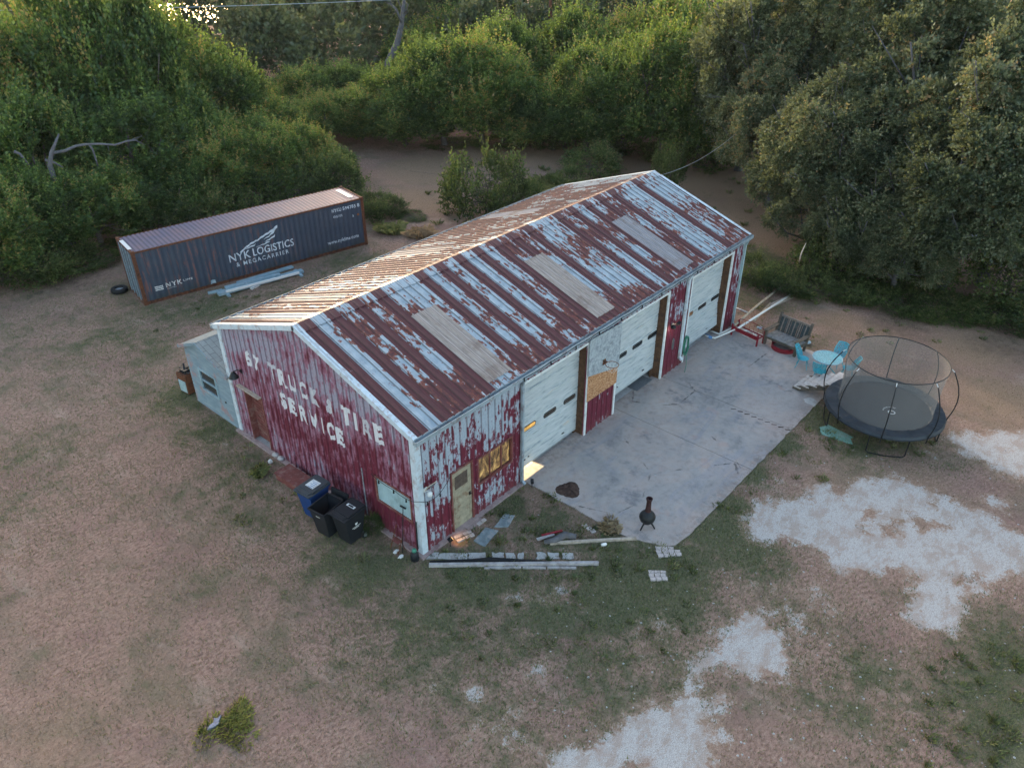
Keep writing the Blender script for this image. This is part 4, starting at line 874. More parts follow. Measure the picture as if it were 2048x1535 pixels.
# steps up to the trampoline
def steps():
    c=G(1600,790); t=thing('wooden_steps','pale wooden steps leading from the concrete up to the trampoline','steps',(16.0,-4.45,.0),R(-4))
    b=MB()
    for k in range(5):
        y=-k*.30; z=.17+k*.165
        tb=MB(); tb.box(-.02,1.15,y-.30,y-.155,z,z+.035); tb.box(-.02,1.15,y-.148,y+.0,z,z+.035); tb.build('tread',M['steps'],t)
    for x in (.03,1.08):
        b.add([(x,.05,.0),(x,.05,.14),(x,-1.45,.84),(x,-1.45,.60),(x,-.1,0),(x+.04,.05,.0),(x+.04,.05,.14),(x+.04,-1.45,.84),(x+.04,-1.45,.60),(x+.04,-.1,0)],[(0,1,2,3,4),(9,8,7,6,5),(0,5,6,1),(1,6,7,2),(2,7,8,3),(3,8,9,4),(4,9,5,0)])
    b.build('stringer',M['wood'],t)
    for x in (.0,1.10): MB().box(x-.045,x+.045,-1.43,-1.34,-.02,.80).build('leg',M['rustlight'],t)
steps()
# ------------------------------------------------------------------ turquoise table and chairs
def lattice(name,col):
    t=NT(name); x,y,z=t.xyz(); n=t.vor(t.vec((1,1,1)),22,'DISTANCE_TO_EDGE'); a=t.m('LESS_THAN',n,.11)
    return t.fin(col,.45,0,alpha=t.m('ADD',t.m('MULTIPLY',a,.6),.5,clamp=True))
M['lat']=lattice('cast_turquoise_scrolls',(.04,.36,.47)); M['latpale']=lattice('cast_turquoise_scrolls_worn',(.22,.50,.55))
tc=G(1655,716,.72)
t=thing('patio_table','round turquoise cast metal table with a worn pale rim','table',(tc.x,tc.y,.045))
b=MB(); b.tube([(.58*math.cos(a),.58*math.sin(a),.70) for a in np.linspace(0,2*PI,40,endpoint=False)],.02,6,closed=True); top=b.build('table_rim',M['steelblue'],t)
b=MB(); b.lathe([(.0,.70),(.30,.70),(.57,.70)],40,cap=False); b.build('table_top',M['latpale'],t)
for k in range(4):
    a=k*PI/2+.5; b=MB(); b.tube([(.40*math.cos(a),.40*math.sin(a),.68),(.16*math.cos(a),.16*math.sin(a),.42),(.18*math.cos(a),.18*math.sin(a),.25),(.42*math.cos(a),.42*math.sin(a),.0)],.02,6); b.build('leg',M['turq'],t)
def chair(loc,rz,label):
    t=thing('patio_chair',label,'chair',(loc[0],loc[1],.045),rz,'turquoise chairs round the patio table')
    b=MB(); n=20; vs=[(0,0,.43)]+[(.23*math.cos(2*PI*k/n),.23*math.sin(2*PI*k/n),.44) for k in range(n)]; b.add(vs,[(0,1+k,1+(k+1)%n) for k in range(n)]); b.build('seat',M['turq'],t)
    b=MB(); vs=[]                                   # curved back shell (towards -x)
    for j in range(6):
        z=.44+j*.095; rr=.24+.02*j; hw=1.25-.02*j*j
        vs+=[(-rr*math.cos(a)-.015*j,rr*math.sin(a),z+(.05*math.cos(a*1.2) if j==5 else 0)) for a in np.linspace(-hw,hw,13)]
    b.add(vs,[(j*13+k,j*13+k+1,(j+1)*13+k+1,(j+1)*13+k) for j in range(5) for k in range(12)]); b.build('backrest',M['lat'],t)
    b=MB(); b.tube([vs[k*13] for k in range(6)]+vs[65:78]+[vs[k*13+12] for k in range(5,-1,-1)],.014,6); b.build('back_frame',M['turq'],t)
    for a in (.7,-.7,PI-.7,PI+.7):
        q=(math.cos(a),math.sin(a)); MB().tube([(.2*q[0],.2*q[1],.43),(.21*q[0],.21*q[1],.28),(.31*q[0],.31*q[1],.02)],.014,6).build('leg',M['turq'],t)
    return t
for dx,dy,lab in ((-.25,.95,'turquoise chair behind the patio table on the side of the wooden bench'),(-.85,-.05,'turquoise chair on the open concrete side of the patio table'),(.90,-.15,'turquoise chair on the grass side behind the patio table'),(.25,-.90,'turquoise chair between the patio table and the trampoline')):
    chair((tc.x+dx*.92,tc.y+dy*.92),math.atan2(-dy,-dx),lab)
# ------------------------------------------------------------------ rustic bench, red bench, fire ring
def bench():
    t=thing('wooden_bench','wide weathered wooden bench with armrests at the far edge of the concrete','bench',(18.55,-2.66,.045),R(-8))
    hw=.74
    for s_ in (-1,1):
        b=MB(); b.box(-.06,.06,s_*hw-.05,s_*hw+.05,0,.68); b.build('leg',M['wood'],t)
        b=MB(); b.bar((.72,s_*hw,0),(1.02,s_*hw,1.22),.10,.09,(0,1,0)); b.build('leg',M['wood'],t)
        b=MB(); b.box(-.12,.92,s_*hw-.09,s_*hw+.09,.68,.72); b.build('armrest',M['wood'],t)
        b=MB(); b.bar((0,s_*hw,.36),(.85,s_*hw,.33),.05,.12); b.build('side_rail',M['wood'],t)
    b=MB(); b.box(-.05,0,-hw,hw,.32,.42); b.box(.74,.80,-hw,hw,.30,.38); b.build('seat_frame',M['wood'],t)
    b=MB(); n=7
    for k in range(n):
        y=-hw+.1+k*(2*hw-.2)/(n-1); b.bar((-.06,y,.435),(.80,y,.40),.19,.03)
    b.build('seat',simple('grey_bench_boards',(.17,.18,.19),.9,0,.35,8,(.07,.085,.05),.6),t)
    b=MB()
    for k in range(8):
        y=-hw+.12+k*(2*hw-.24)/7; b.bar((.80,y,.42),(.985,y,1.06),.15,.03,(-1,0,.3))
    bk_=b.build('backrest',simple('dark_back_boards',(.045,.06,.065),.9,0,.3,8,(.12,.11,.09),.5),t)
    b=MB()
    for k in range(5):
        y=-hw+.2+k*(2*hw-.4)/4; b.bar((.77,y,.44),(.955,y,1.05),.05,.02,(-1,0,.3))
    b.bar((.985,-hw,1.09),(.985,hw,1.09),.05,.09); b.build('back_slats',simple('bench_battens',(.20,.17,.15),.9,0,.3,8),bk_)
    b=MB(); rs=random.Random(2)
    for k in range(150):
        x,y=rs.uniform(.25,.65),rs.gauss(.0,.33); d=rs.uniform(0,PI); b.add([(x,y,.44),(x+.05*math.cos(d),y+.05*math.sin(d),.455),(x+.02,y+.02,.45)],[(0,1,2)])
    b.build('fallen_leaves',M['straw'],t) if 0 else None
bench()
o=MB().lathe([(.54,0),(.54,.20),(.51,.20),(.51,0)],40,cap=False).build('fire_ring',M['redmetal'],smooth=False); o.location=(18.85,-2.75,.045); setp(o,'low rusty red metal fire ring under the wooden bench','fire ring')
def redbench():
    t=thing('red_bench','low red metal bench frame between the third door and the wooden bench','bench',(18.42,-.45,.045),R(-10))
    for x,y in ((0,0),(0,-1.35),(.45,0),(.45,-1.35)): MB().box(x-.03,x+.03,y-.03,y+.03,0,.62 if x else .56).build('leg',M['redmetal'],t)
    MB().box(-.012,.012,-1.32,-.03,.28,.46).build('front_panel',M['redmetal'],t)
    b=MB(); b.box(.44,.46,-1.32,-.03,.30,.36); b.box(.0,.45,-.012,.012,.34,.40); b.box(0,.45,-1.362,-1.338,.34,.40)
    for k in range(6): b.tube([(.45,-.1-k*.23,.36),(.47,-.1-k*.23,.66)],.008,5)
    b.tube([(.47,0,.66),(.48,-.7,.74),(.47,-1.35,.66)],.014,6); b.build('back_frame',M['redmetal'],t)
redbench()
o=MB().lathe([(.02,.60),(.13,.66),(.12,.68),(.0,.70)],16).build('metal_dish',M['steelblue'],smooth=True); c=G(1519,655,.6); o.location=(c.x,c.y,.045-.1); setp(o,'small grey dish resting at the right end of the red bench','dish')
o=MB().lathe([(.15,.0),(.20,.02),(.20,.03),(.0,.03)],20).build('metal_lid',M['steelblue'],smooth=True); c=G(1612,686); o.location=(c.x,c.y,.05); setp(o,'pale round lid on the ground behind the wooden bench','lid')  # loose metal lid lying flat
b=MB(); pts=[((.20+.035*(k//16)*1.)*math.cos(k*PI/8),(.20+.035*(k//16))*math.sin(k*PI/8),.02+.012*math.sin(k)) for k in range(80)]; b.tube(pts,.011,5)
o=b.build('hose_coil',M['pvc']); c=G(1497,669); o.location=(c.x,c.y,.045); setp(o,'white hose coiled on the concrete in front of the red bench','hose')
# pipes and poles
def rod(name,label,cat,pts,r,mt,n=7,group=None):
    b=MB(); b.tube(pts,r,n); o=b.build(name,mt,smooth=True); return setp(o,label,cat,group)
M['oldpole']=simple('peeling_pole',(.42,.34,.25),.85,0,.3,9,(.14,.10,.08),.8)
a=G(1470,650,.55); c=G(1560,575,.06); rod('wooden_pole','long peeling pale pole resting on the red bench, the one nearest the workshop','pole',[a,a.lerp(c,.5)+Vector((0,.05,.0)),c],.055,M['oldpole'])
a=G(1508,641,.3); c=G(1541,606,.05); rod('wooden_pole','short peeling pale pole lying between the long pole and the white pipe','pole',[a,c],.05,M['oldpole'])
a=G(1476,656,.5); c=G(1580,590,.08); rod('white_pipe','long straight white pipe reaching out past the workshop corner','pipe',[a,c],.05,M['pvc'])
z=.10; rod('white_pipe','white bent pipe on the ground nearest the foot of the third door','pipe',[G(1418,660,z),G(1438,668,z),G(1476,650,.35)],.04,M['pvc'])
rod('white_pipe','white bent pipe ending in a blue fitting in front of the third door','pipe',[G(1408,670,z),G(1430,676,z),G(1480,654,.45)],.04,M['pvc'])
a=G(1408,668,.08); c=G(1424,676,.08); rod('pipe_fitting','short blue pipe fitting on the concrete at the third door','pipe',[a,c],.07,M['bluecloth'])
rod('white_stick','thin white stick lying on the grass behind the far corner of the workshop','stick',[G(1469,614,.03),G(1496,625,.03)],.03,M['pvc'])
o=MB().bar(G(1540,612,.03),G(1583,592,.03),.30,.03).build('plank',M['woodpale']); setp(o,'grey plank lying on the grass beyond the wooden bench','plank')
o=MB().bar(G(1523,565,.06),G(1585,577,.06),.12,.10).build('timber',M['wood']); setp(o,'dark timber lying along the foot of the bushes past the workshop','timber')
# ------------------------------------------------------------------ steel sections beside the container
for k,(a,c,wd,th,z,lab) in enumerate((((436,588),(605,541),.34,.12,.12,'widest pale blue steel channel in the pile by the container'),((475,566),(585,533),.28,.08,.10,'pale blue steel channel lying closest to the container'),((450,575),(560,548),.20,.10,.24,'pale blue steel channel on top of the pile'),((452,583),(598,545),.10,.10,.30,'thin white steel bar along the top of the pile'))):
    o=MB().bar(G(*a,z),G(*c,z),wd,th)
    o=o.build('steel_channel',M['pvc'] if k==3 else M['steelblue']); setp(o,lab,'steel channel','steel sections piled by the container')
for a,c,lab in (((446,580),(459,592),'short cross bearer under the left end of the steel pile'),((590,540),(604,552),'short cross bearer under the right end of the steel pile'),((416,586),(445,580),'short blue steel piece sticking out at the left of the pile'),((502,577),(518,569),'short white offcut lying against the steel pile')):
    o=MB().bar(G(*a,.05),G(*c,.05),.16,.10).build('steel_offcut',M['pvc'] if 'offcut' in lab else M['steelblue']); setp(o,lab,'steel offcut')
# ------------------------------------------------------------------ container
def container():
    KL,KW,KH=12.19,2.44,2.737
    t=thing('shipping_container','long navy shipping container with white lettering, parked against the trees','container',(2.66,22.198,0),-.17771)
    b=MB(); corr(b,.16,KL-.16,.17,KH-.12,lambda u,v,o_:(u,.045-o_,v),P=CON,pt=.28); b.build('side_panel',M['cside'],t)
    b=MB(); corr(b,.16,KL-.16,.17,KH-.12,lambda u,v,o_:(u,KW-.045+o_,v),P=CON,pt=.28); b.build('side_panel',M['cside'],t)
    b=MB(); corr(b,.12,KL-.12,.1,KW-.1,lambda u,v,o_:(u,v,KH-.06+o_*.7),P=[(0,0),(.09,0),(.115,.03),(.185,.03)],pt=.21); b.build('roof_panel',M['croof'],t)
    b=MB(); b.box(.02,KL-.02,.02,KW-.02,.12,.16); b.box(KL-.06,KL-.03,.1,KW-.1,.16,KH-.1); b.build('floor',M['rust'],t)
    b=MB()
    for x in (0,KL-.16):
        for y in (0,KW-.14): MB().box(x,x+.16,y,y+.14,.118,KH-.115).build('corner_post',M['rust'],t)
    for y in (.02,KW-.08):
        for z0_,z1_ in ((KH-.12,KH-.045),(.02,.17)): MB().box(.16,KL-.16,y,y+.06,z0_,z1_).build('frame_rail',M['rust'],t)
    for x in (0,KL-.12):
        for z0_,z1_ in ((KH-.13,KH-.03),(.0,.15)): MB().box(x,x+.12,.14,KW-.14,z0_,z1_).build('frame_rail',M['rust'],t)
    for x in (-.005,KL-.175):
        for y in (-.005,KW-.165):
            for z in (0,KH-.115): MB().box(x,x+.18,y,y+.17,z,z+.118).build('corner_casting',M['rust'],t)
    b=MB(); corr(b,.16,KW-.16,.16,KH-.14,lambda u,v,o_:(.05-o_,u,v),P=[(0,0),(.10,0),(.14,.035),(.25,.035)],pt=.29); dr=b.build('end_door',M['cend'],t)
    for y in (.5,.95,1.5,1.95): MB().tube([(-.01,y,.12),(-.01,y,KH-.1)],.02,7).build('lock_rod',M['rods'],dr)
    MB().box(.02,.20,.5,1.9,KH-.028,KH-.022).build('roof_marking',M['pvc'],t); MB().box(KL-.62,KL-.35,.45,KW-.45,KH-.02,KH-.014).build('roof_marking',M['pvc'],t)
    pl=lambda u,v,o_:(u,.045-o_,v)
    def tx(s_,x0,x1,y0,y1,bold=0,spx=1,slant=0):
        m_=text_mesh(s_,1,bold,spx); fit(m_,x0,x1,y0,y1,slant); return m_
    drape('company_lettering',[tx('NYK',4.40,5.52,1.02,1.42,.012,1.05),tx('LOGISTICS',5.66,7.90,1.04,1.44,.012,1.05),tx('& MEGACARRIER',4.70,7.55,.70,.92,.006,1.35)],pl,CON,.28,M['letc'],t,.006)
    wing=[[(4.98,1.40),(5.27,1.60),(5.63,1.77),(6.01,1.86),(6.27,1.98),(6.62,2.10),(6.88,2.20),(7.16,2.36),(7.14,2.22),(6.98,2.08),(6.62,2.00),(6.27,1.88),(6.01,1.78),(5.65,1.68),(5.3,1.52),(5.06,1.38)],
      [(7.14,2.24),(6.90,1.98),(6.60,1.83),(6.33,1.77),(6.33,1.79),(6.62,1.90),(6.86,2.06),(7.0,2.2)],
      [(6.97,1.91),(6.93,1.78),(6.62,1.66),(6.33,1.63),(6.62,1.74),(6.80,1.80)],
      [(6.66,1.60),(6.52,1.54),(6.33,1.55),(6.40,1.61)],
      [(5.90,1.67),(5.78,1.56),(5.26,1.49),(5.55,1.59),(5.75,1.62)],
      [(6.50,1.52),(6.14,1.49),(5.81,1.46),(6.15,1.53),(6.42,1.56)]]
    drape('wing_emblem',[poly_bm([w_]) for w_ in wing],pl,CON,.28,M['letc'],t,.006)
    drape('web_address',[tx('www.nykline.com',9.80,11.68,.50,.76,.012,1.05)],pl,CON,.28,M['letc'],t,.006)
    drape('container_number',[tx('NYKU',10.26,10.82,2.26,2.45,.02,1.2),tx('594785 8',10.92,11.92,2.26,2.45,.02,1.1),tx('45G1US',10.30,10.85,1.95,2.08,.015,1.1),tx('A',11.44,11.54,1.75,1.90,.02)],pl,CON,.28,M['letc'],t,.006)
    drape('old_lettering',[tx('NYK',1.16,1.93,.62,.85,.02,1.3),tx('LINE',2.0,2.45,.70,.80,.012,1.2),tx('LOGISTICS',1.18,1.62,.53,.57,0)],pl,CON,.28,M['letold'],t,.006)
    fl=[]
    for k in range(3):
        z=.79-k*.085; fl.append([(.62,z),(.74,z+.02),(.86,z-.015),(1.02,z+.01),(1.02,z-.035),(.86,z-.06),(.74,z-.025),(.66,z-.045)])
    drape('wave_flag_emblem',[poly_bm([f_]) for f_ in fl],pl,CON,.28,M['letold'],t,.006)
    q=[(11.80+.07*math.cos(a),1.83+.07*math.sin(a)) for a in np.linspace(0,2*PI,14,endpoint=False)]
    drape('warning_sticker',[poly_bm([q])],pl,CON,.28,M['rustlight'],t,.006)
    q=[(3.25,.18),(3.52,.18),(3.5,.36),(3.28,.38)]; drape('blue_patch',[poly_bm([q])],pl,CON,.28,M['steelblue'],t,.007)
container()
c=G(240,583); t=thing('old_tyre','black tyre lying on the grass at the left end of the container','tyre',(c.x,c.y,0))
b=MB(); b.lathe([(.20,.03),(.24,.0),(.36,.0),(.40,.05),(.40,.17),(.36,.22),(.24,.22),(.20,.19),(.20,.03)],28,cap=False); b.build('tyre',M['rubber'],t,smooth=True); MB().lathe([(.0,.08),(.12,.08),(.20,.14),(.205,.10),(.0,.06)],20,cap=False).build('rim',M['galv'],t,smooth=True)
# ------------------------------------------------------------------ walk of broken slabs, timbers, stones
def rslab(name,label,cat,pts,z0,z1,mt,jit=.03,seed=0,group=None,sub=3):
    rs=random.Random(seed); P=[]
    for i in range(len(pts)):
        a=Vector(pts[i][:2]);c=Vector(pts[(i+1)%len(pts)][:2])
        for k in range(sub): q=a.lerp(c,k/sub); P.append((q.x+rs.uniform(-jit,jit),q.y+rs.uniform(-jit,jit)))
    cx=sum(p_[0] for p_ in P)/len(P); cy=sum(p_[1] for p_ in P)/len(P)
    b=MB(); n=len(P); vs=[(x-cx,y-cy,z0) for x,y in P]+[(x-cx,y-cy,z1-.015) for x,y in P]+[((x-cx)*.94,(y-cy)*.94,z1) for x,y in P]
    b.add(vs,[(i,(i+1)%n,n+(i+1)%n,n+i) for i in range(n)]+[(n+i,n+(i+1)%n,2*n+(i+1)%n,2*n+i) for i in range(n)]+[tuple(range(2*n,3*n))])
    o=b.build(name,mt); o.location=(cx,cy,0); return setp(o,label,cat,group)
zz=lambda pts,s=560/2048,ox=780,oy=820:[G(ox+x*s,oy+y*s) for x,y in pts]
xs0=[(255,1085),(560,1040)],; names=['first','second','third','fourth','fifth','sixth','seventh','eighth']
segs=[(265,565),(575,700),(745,830),(845,915),(935,975),(1070,1140),(1150,1240),(1255,1345),(1355,1450)]
labs=['longest pale slab of the broken walk, touching the workshop corner']+['pale broken slab, %s from the workshop corner in the walk'%n_ for n_ in names[1:]]
for k,((xa,xb),lab) in enumerate(zip(segs,labs)):
    y0=1045 if k else 1050; yt=1085+ (10 if k<5 else 5)
    rslab('walk_slab',lab,'paving slab',zz([(xa+(30 if k==0 else 0),y0+ (0 if k else -8)),(xb,y0),(xb,yt),(xa,yt)]),-.03,.035,M['slab'],.03,k,'broken slabs of the walk')
lay=lambda a,c,z:(G(780+a[0]*560/2048,820+a[1]*560/2048,z),G(780+c[0]*560/2048,820+c[1]*560/2048,z))
a,c=lay((285,1132),(1525,1118),.07); o=MB().bar(a,c,.10,.10).build('edging_timber',M['plank']); setp(o,'long pale timber along the broken slab walk, ending squarely on the right','timber')
a,c=lay((290,1105),(1200,1108),.03); b=MB(); b.tube([a,a.lerp(c,.3)+Vector((.0,.03,0)),a.lerp(c,.5)+Vector((.03,.05,0)),c],[.02,.06,.10,.02],6); o=b.build('plastic_sheet',M['bluecloth'] if 0 else M['rubber']); setp(o,'strip of crumpled black plastic between the slabs and the long pale timber','plastic sheet')
for k,(a_,c_) in enumerate((((690,1155),(960,1148)),((970,1148),(1140,1152)),((1150,1150),(1362,1152)))):
    a,c=lay(a_,c_,.03); o=MB().bar(a,c,.07,.06).build('thin_plank',M['plank']); setp(o,['left','middle','right'][k]+' length of thin pale plank lying in the grass below the long timber','plank')
rslab('flagstone','blue grey flagstone with a pale stain, nearest the entrance door','flagstone',zz([(610,960),(700,862),(795,880),(690,1000)]),-.03,.04,M['stoneblue'],.02,20)
rslab('flagstone','blue grey flagstone further from the entrance door, toward the soil pile','flagstone',zz([(765,855),(840,758),(910,770),(860,860)]),-.03,.04,M['stoneblue'],.02,21)
k=0
for r0 in ((470,935,600,885),(490,960,620,905),(640,840,700,795)):
    for s_ in (0,.5):
        x0=r0[0]+(r0[2]-r0[0])*s_; y0=r0[1]+(r0[3]-r0[1])*s_; a,c=lay((x0,y0),(x0+(r0[2]-r0[0])*.45,y0+(r0[3]-r0[1])*.45),.02)
        o=MB().bar(a,c,.11,.07).build('loose_brick',M['brickpale']); setp(o,['pale brick in the row by the entrance door slab, on the left','pale brick in the row by the entrance door slab, on the right','pale brick in the lower row beside the glowing spotlight, on the left','pale brick in the lower row beside the glowing spotlight, on the right','lone pale brick near the upper flagstone, left of the pair','lone pale brick near the upper flagstone, right of the pair'][k],'brick','loose bricks by the entrance'); k+=1
for j,q in enumerate(((1410,850),(1440,872),(1470,892))):
    a,c=lay(q,(q[0]+30,q[1]-12),.02); o=MB().bar(a,c,.13,.05).build('loose_brick',M['brickpale']); setp(o,['pale brick among dry leaves near the log, upper one of three','pale brick among dry leaves near the log, middle one of three','pale brick among dry leaves near the log, lower one of three'][j],'brick','loose bricks near the log')
# driftwood log, board, small debris
a=G(1076,1083,.10); c=G(1120,1066,.14); d=G(1152,1073,.10)
rod('log','thick bent grey driftwood log in the weeds below the entrance','log',[G(1088,1084,.08),G(1108,1080,.12),G(1130,1069,.15),d],[.07,.10,.12,.09],M['deadbark'],10)
a,c=lay((1075,945),(1200,905),.10); o=MB().bar(a,c,.10,.04).build('painted_board',M['plank']); setp(o,'short peeling white board lying behind the grey log','board')
a,c=lay((1110,915),(1260,880),.12); o=MB().bar(a,c,.07,.04).build('painted_board',M['redmetal']); setp(o,'short reddish board lying behind the grey log','board')
a,c=lay((1170,972),(1800,937),.05); o=MB().bar(a,c,.09,.08).build('long_board',M['woodpale']); setp(o,'long narrow weathered board pointing at the chiminea','board')
c=G(1202,1089,.05); o=MB().lathe([(.02,0),(.05,.01),(.055,.16),(.02,.19)],10).build('plastic_bottle',M['pvc'],smooth=True); o.location=(c.x,c.y,.04); o.rotation_euler=(PI/2,0,1.0); setp(o,'white plastic bottle in the grass under the long narrow board','bottle')
# two little brick pads, each paver its own thing
def pad(corners,nx,ny,names_,grp,skip=()):
    A,B,C_,D=[Vector(p_[:2]) for p_ in corners]; k=0; ord_=['first','second','third','fourth','fifth','sixth','seventh','eighth','ninth','tenth','eleventh','twelfth']
    for j in range(ny):
        off=.0 if j%2 else .12
        for i in range(nx):
            if (i,j) in skip: continue
            u0,u1=(i+off)/nx,(i+1+off)/nx-.02; v0,v1=j/ny+.01,(j+1)/ny-.02
            P=lambda u,v:A.lerp(B,u).lerp(D.lerp(C_,u),v)
            rslab('paver','pale paver, %s from the left in the %s row of the pad %s'%(ord_[i],('back','middle','front')[j],names_),'paver',[P(u0,v0),P(u1,v0),P(u1,v1),P(u0,v1)],-.03,.03+.008*((i*3+j)%3),M['brickpale'],.008,i+9*j,grp,1)
s8=160/1116
z8=lambda pts:[G(1230+x*s8,960+y*s8) for x,y in pts]
pad(z8([(545,925),(900,935),(930,1060),(600,1090)]),4,3,'touching the concrete','pavers at the tip of the concrete',((3,0),))
pad(z8([(450,1258),(700,1265),(735,1405),(490,1412)]),3,3,'in open grass','pavers standing alone in the grass')
# green sheet by the trampoline, white scraps
M['greensheet']=simple('faded_green_sheet',(.17,.34,.29),.8,0,.2,3,(.3,.36,.33),.6)
rslab('plastic_sheet','faded green plastic sheet lying flat in the grass beside the trampoline','plastic sheet',[G(1637,853),G(1655,850),G(1705,873),G(1703,888),G(1680,882),G(1642,868)],.0,.03,M['greensheet'],.05,4)
rslab('concrete_block_slab','grey slab at the foot of the pale wooden steps','slab',[G(1606,800),G(1622,796),G(1635,806),G(1628,815),G(1612,808)],.0,.05,M['slab'],.03,5)
# brick-red box and jars along the gable
c=G(563,935); t=thing('storage_box','flat reddish brown box on the ground against the red gable','box',(-.52,5.75,0),R(2))
b=MB(); b.box(-.28,.30,-.62,.62,.0,.26); b.build('box_body',M['reddoor'],t); MB().box(-.32,.33,-.66,.66,.262,.30).build('lid',M['reddoor'],t)
for (px,py,lab) in ((553,909,'round pale stone on the foundation kerb beside the reddish box'),(562,917,'second pale stone on the foundation kerb nearer the reddish box')):
    c=G(px,py,.07); o=MB().lathe([(.10,0),(.13,.02),(.12,.05),(.0,.07)],12).build('kerb_stone',M['slab'],smooth=True); o.location=(-.10,c.y,.07); o.scale=(.9,1.1,1); setp(o,lab,'stone')
c=G(541,925); o=MB().box(-.06,.06,-.05,.05,0,.1).box(-.04,.04,-.03,.03,.1,.14).build('white_canister',M['pvc']); o.location=(c.x,c.y,0); setp(o,'small white canister in the grass beyond the reddish box','canister')
# corner tools: hoe, green jug, chains, brackets
rod('garden_hoe','thin garden hoe leaning on the gable under the blue sheeted window','hoe',[(-.35,.55,.0),(-.10,.62,1.62)],.014,M['dark'],6)
MBh=MB().bar((-.10,.50,1.62),(-.10,.74,1.60),.05,.03).build('hoe_blade',M['dark']); MBh.parent=bpy.data.objects['garden_hoe']
t=thing('green_jug','green capped black jug standing at the near corner of the workshop','jug',(-.30,.05,0))
b=MB(); b.lathe([(.10,0),(.13,.03),(.13,.25),(.08,.33),(.06,.34)],14); b.build('jug_body',M['binblack'],t,smooth=True); b=MB(); b.lathe([(.065,.34),(.07,.36),(.07,.42),(.0,.44)],12); b.build('cap',M['hosegreen'],t,smooth=True)
rod('hanging_chain','dark chain hanging on the gable beside the near corner','chain',[(-.08,.12,1.3),(-.10,.10,.9),(-.09,.13,.5),(-.12,.08,.3)],.025,M['dark'],5)
for j,(px,py,mt,lab) in enumerate(((792,1103,'pvc','white scrap by the near corner, upper of two'),(802,1113,'pvc','white scrap by the near corner, lower of two'))):
    c=G(px,py); rslab('plastic_scrap',lab,'scrap',[(c.x-.1,c.y+.03),(c.x+.08,c.y+.06),(c.x+.1,c.y-.04),(c.x-.06,c.y-.06)],0,.04,M[mt],.02,30+j,'white scraps by the near corner',2)
t=thing('folding_chair','small rusty red frame leaning on the gable next to the near corner','metal frame',(-.30,.75,0),0)
b=MB(); b.tube([(-.18,-.15,0),(.14,-.15,.75),(.14,.2,.75),(-.18,.2,0)],.014,6); b.tube([(.1,-.15,0),(-.02,-.15,.45),(-.02,.2,.45),(.1,.2,0)],.012,6); b.build('frame',M['rust'],t); MB().box(-.12,.06,-.12,.17,.34,.36).build('seat',M['reddoor'],t)
# mats at the second door
for k,(px,py,lab) in enumerate(((1277,765,'grey rubber mat on the floor under the raised second door'),)):
    c=G(px,py,.05); o=MB().box(-.55,.55,-.30,.30,.0,.015).build('door_mat',M['mat_grey']); o.location=(c.x,c.y,.05); setp(o,lab,'mat')
# weed tuft, rock, snag, wires, dead tree
c=G(432,1447); rslab('rock','white blue mottled rock half sunk in the yellow grass tuft','rock',[(c.x-.22,c.y-.06),(c.x+.0,c.y-.08),(c.x+.22,c.y+.05),(c.x+.05,c.y+.09)],0,.10,simple('mottled_rock',(.24,.24,.29),.8,0,.4,14,(.10,.11,.14),.7),.03,8)
rod('dead_sapling','bare white snag leaning in front of the dark trees','dead sapling',[G(1597,530),AT(1601,512,36.6),AT(1604,503,36.8),AT(1612,486,37)],[.045,.035,.03,.015],M['woodpale'],7)
def wire(lab,a,c,s_,r_=.02): return rod('overhead_wire',lab,'wire',sag(a,c,24,s_),r_,M['gutter'],5)
wire('overhead wire crossing the top left of the picture above the trees',AT(-300,22,62),AT(1000,-12,62),.3,.022)
wire('service wire running from the far workshop gable into the right-hand trees',(L+.05,W/2-.3,RZ-.1),AT(1500,240,50),.5,.010)
# a covered trailer dimly seen under the right-hand trees, blue tarpaulin further right
c=G(1948,480); t=thing('old_trailer','grey rounded trailer in deep shade under the right-hand trees','trailer',(c.x,c.y,0),R(-60))
b=MB(); pr=[(-.9,.55),(-.95,.8),(-.9,1.35),(-.75,1.5),(.75,1.5),(.9,1.35),(.95,.8),(.9,.55)]; vs=[(x,y,z) for y in (-1.2,1.2) for x,z in pr]; n=8; b.add(vs,[tuple(range(n)),tuple(range(2*n-1,n-1,-1))]+[(i,(i+1)%n,n+(i+1)%n,n+i) for i in range(n)]); b.build('body',simple('grey_trailer_skin',(.25,.28,.33),.5,0,.1,3),t)
for s_ in (-1,1): MB().tube([(s_*.95,0,.33),(s_*1.12,0,.33)],.33,20).build('wheel',M['rubber'],t)
MB().bar((0,-1.2,.5),(0,-2.3,.45),.08,.08).build('drawbar',M['rust'],t)
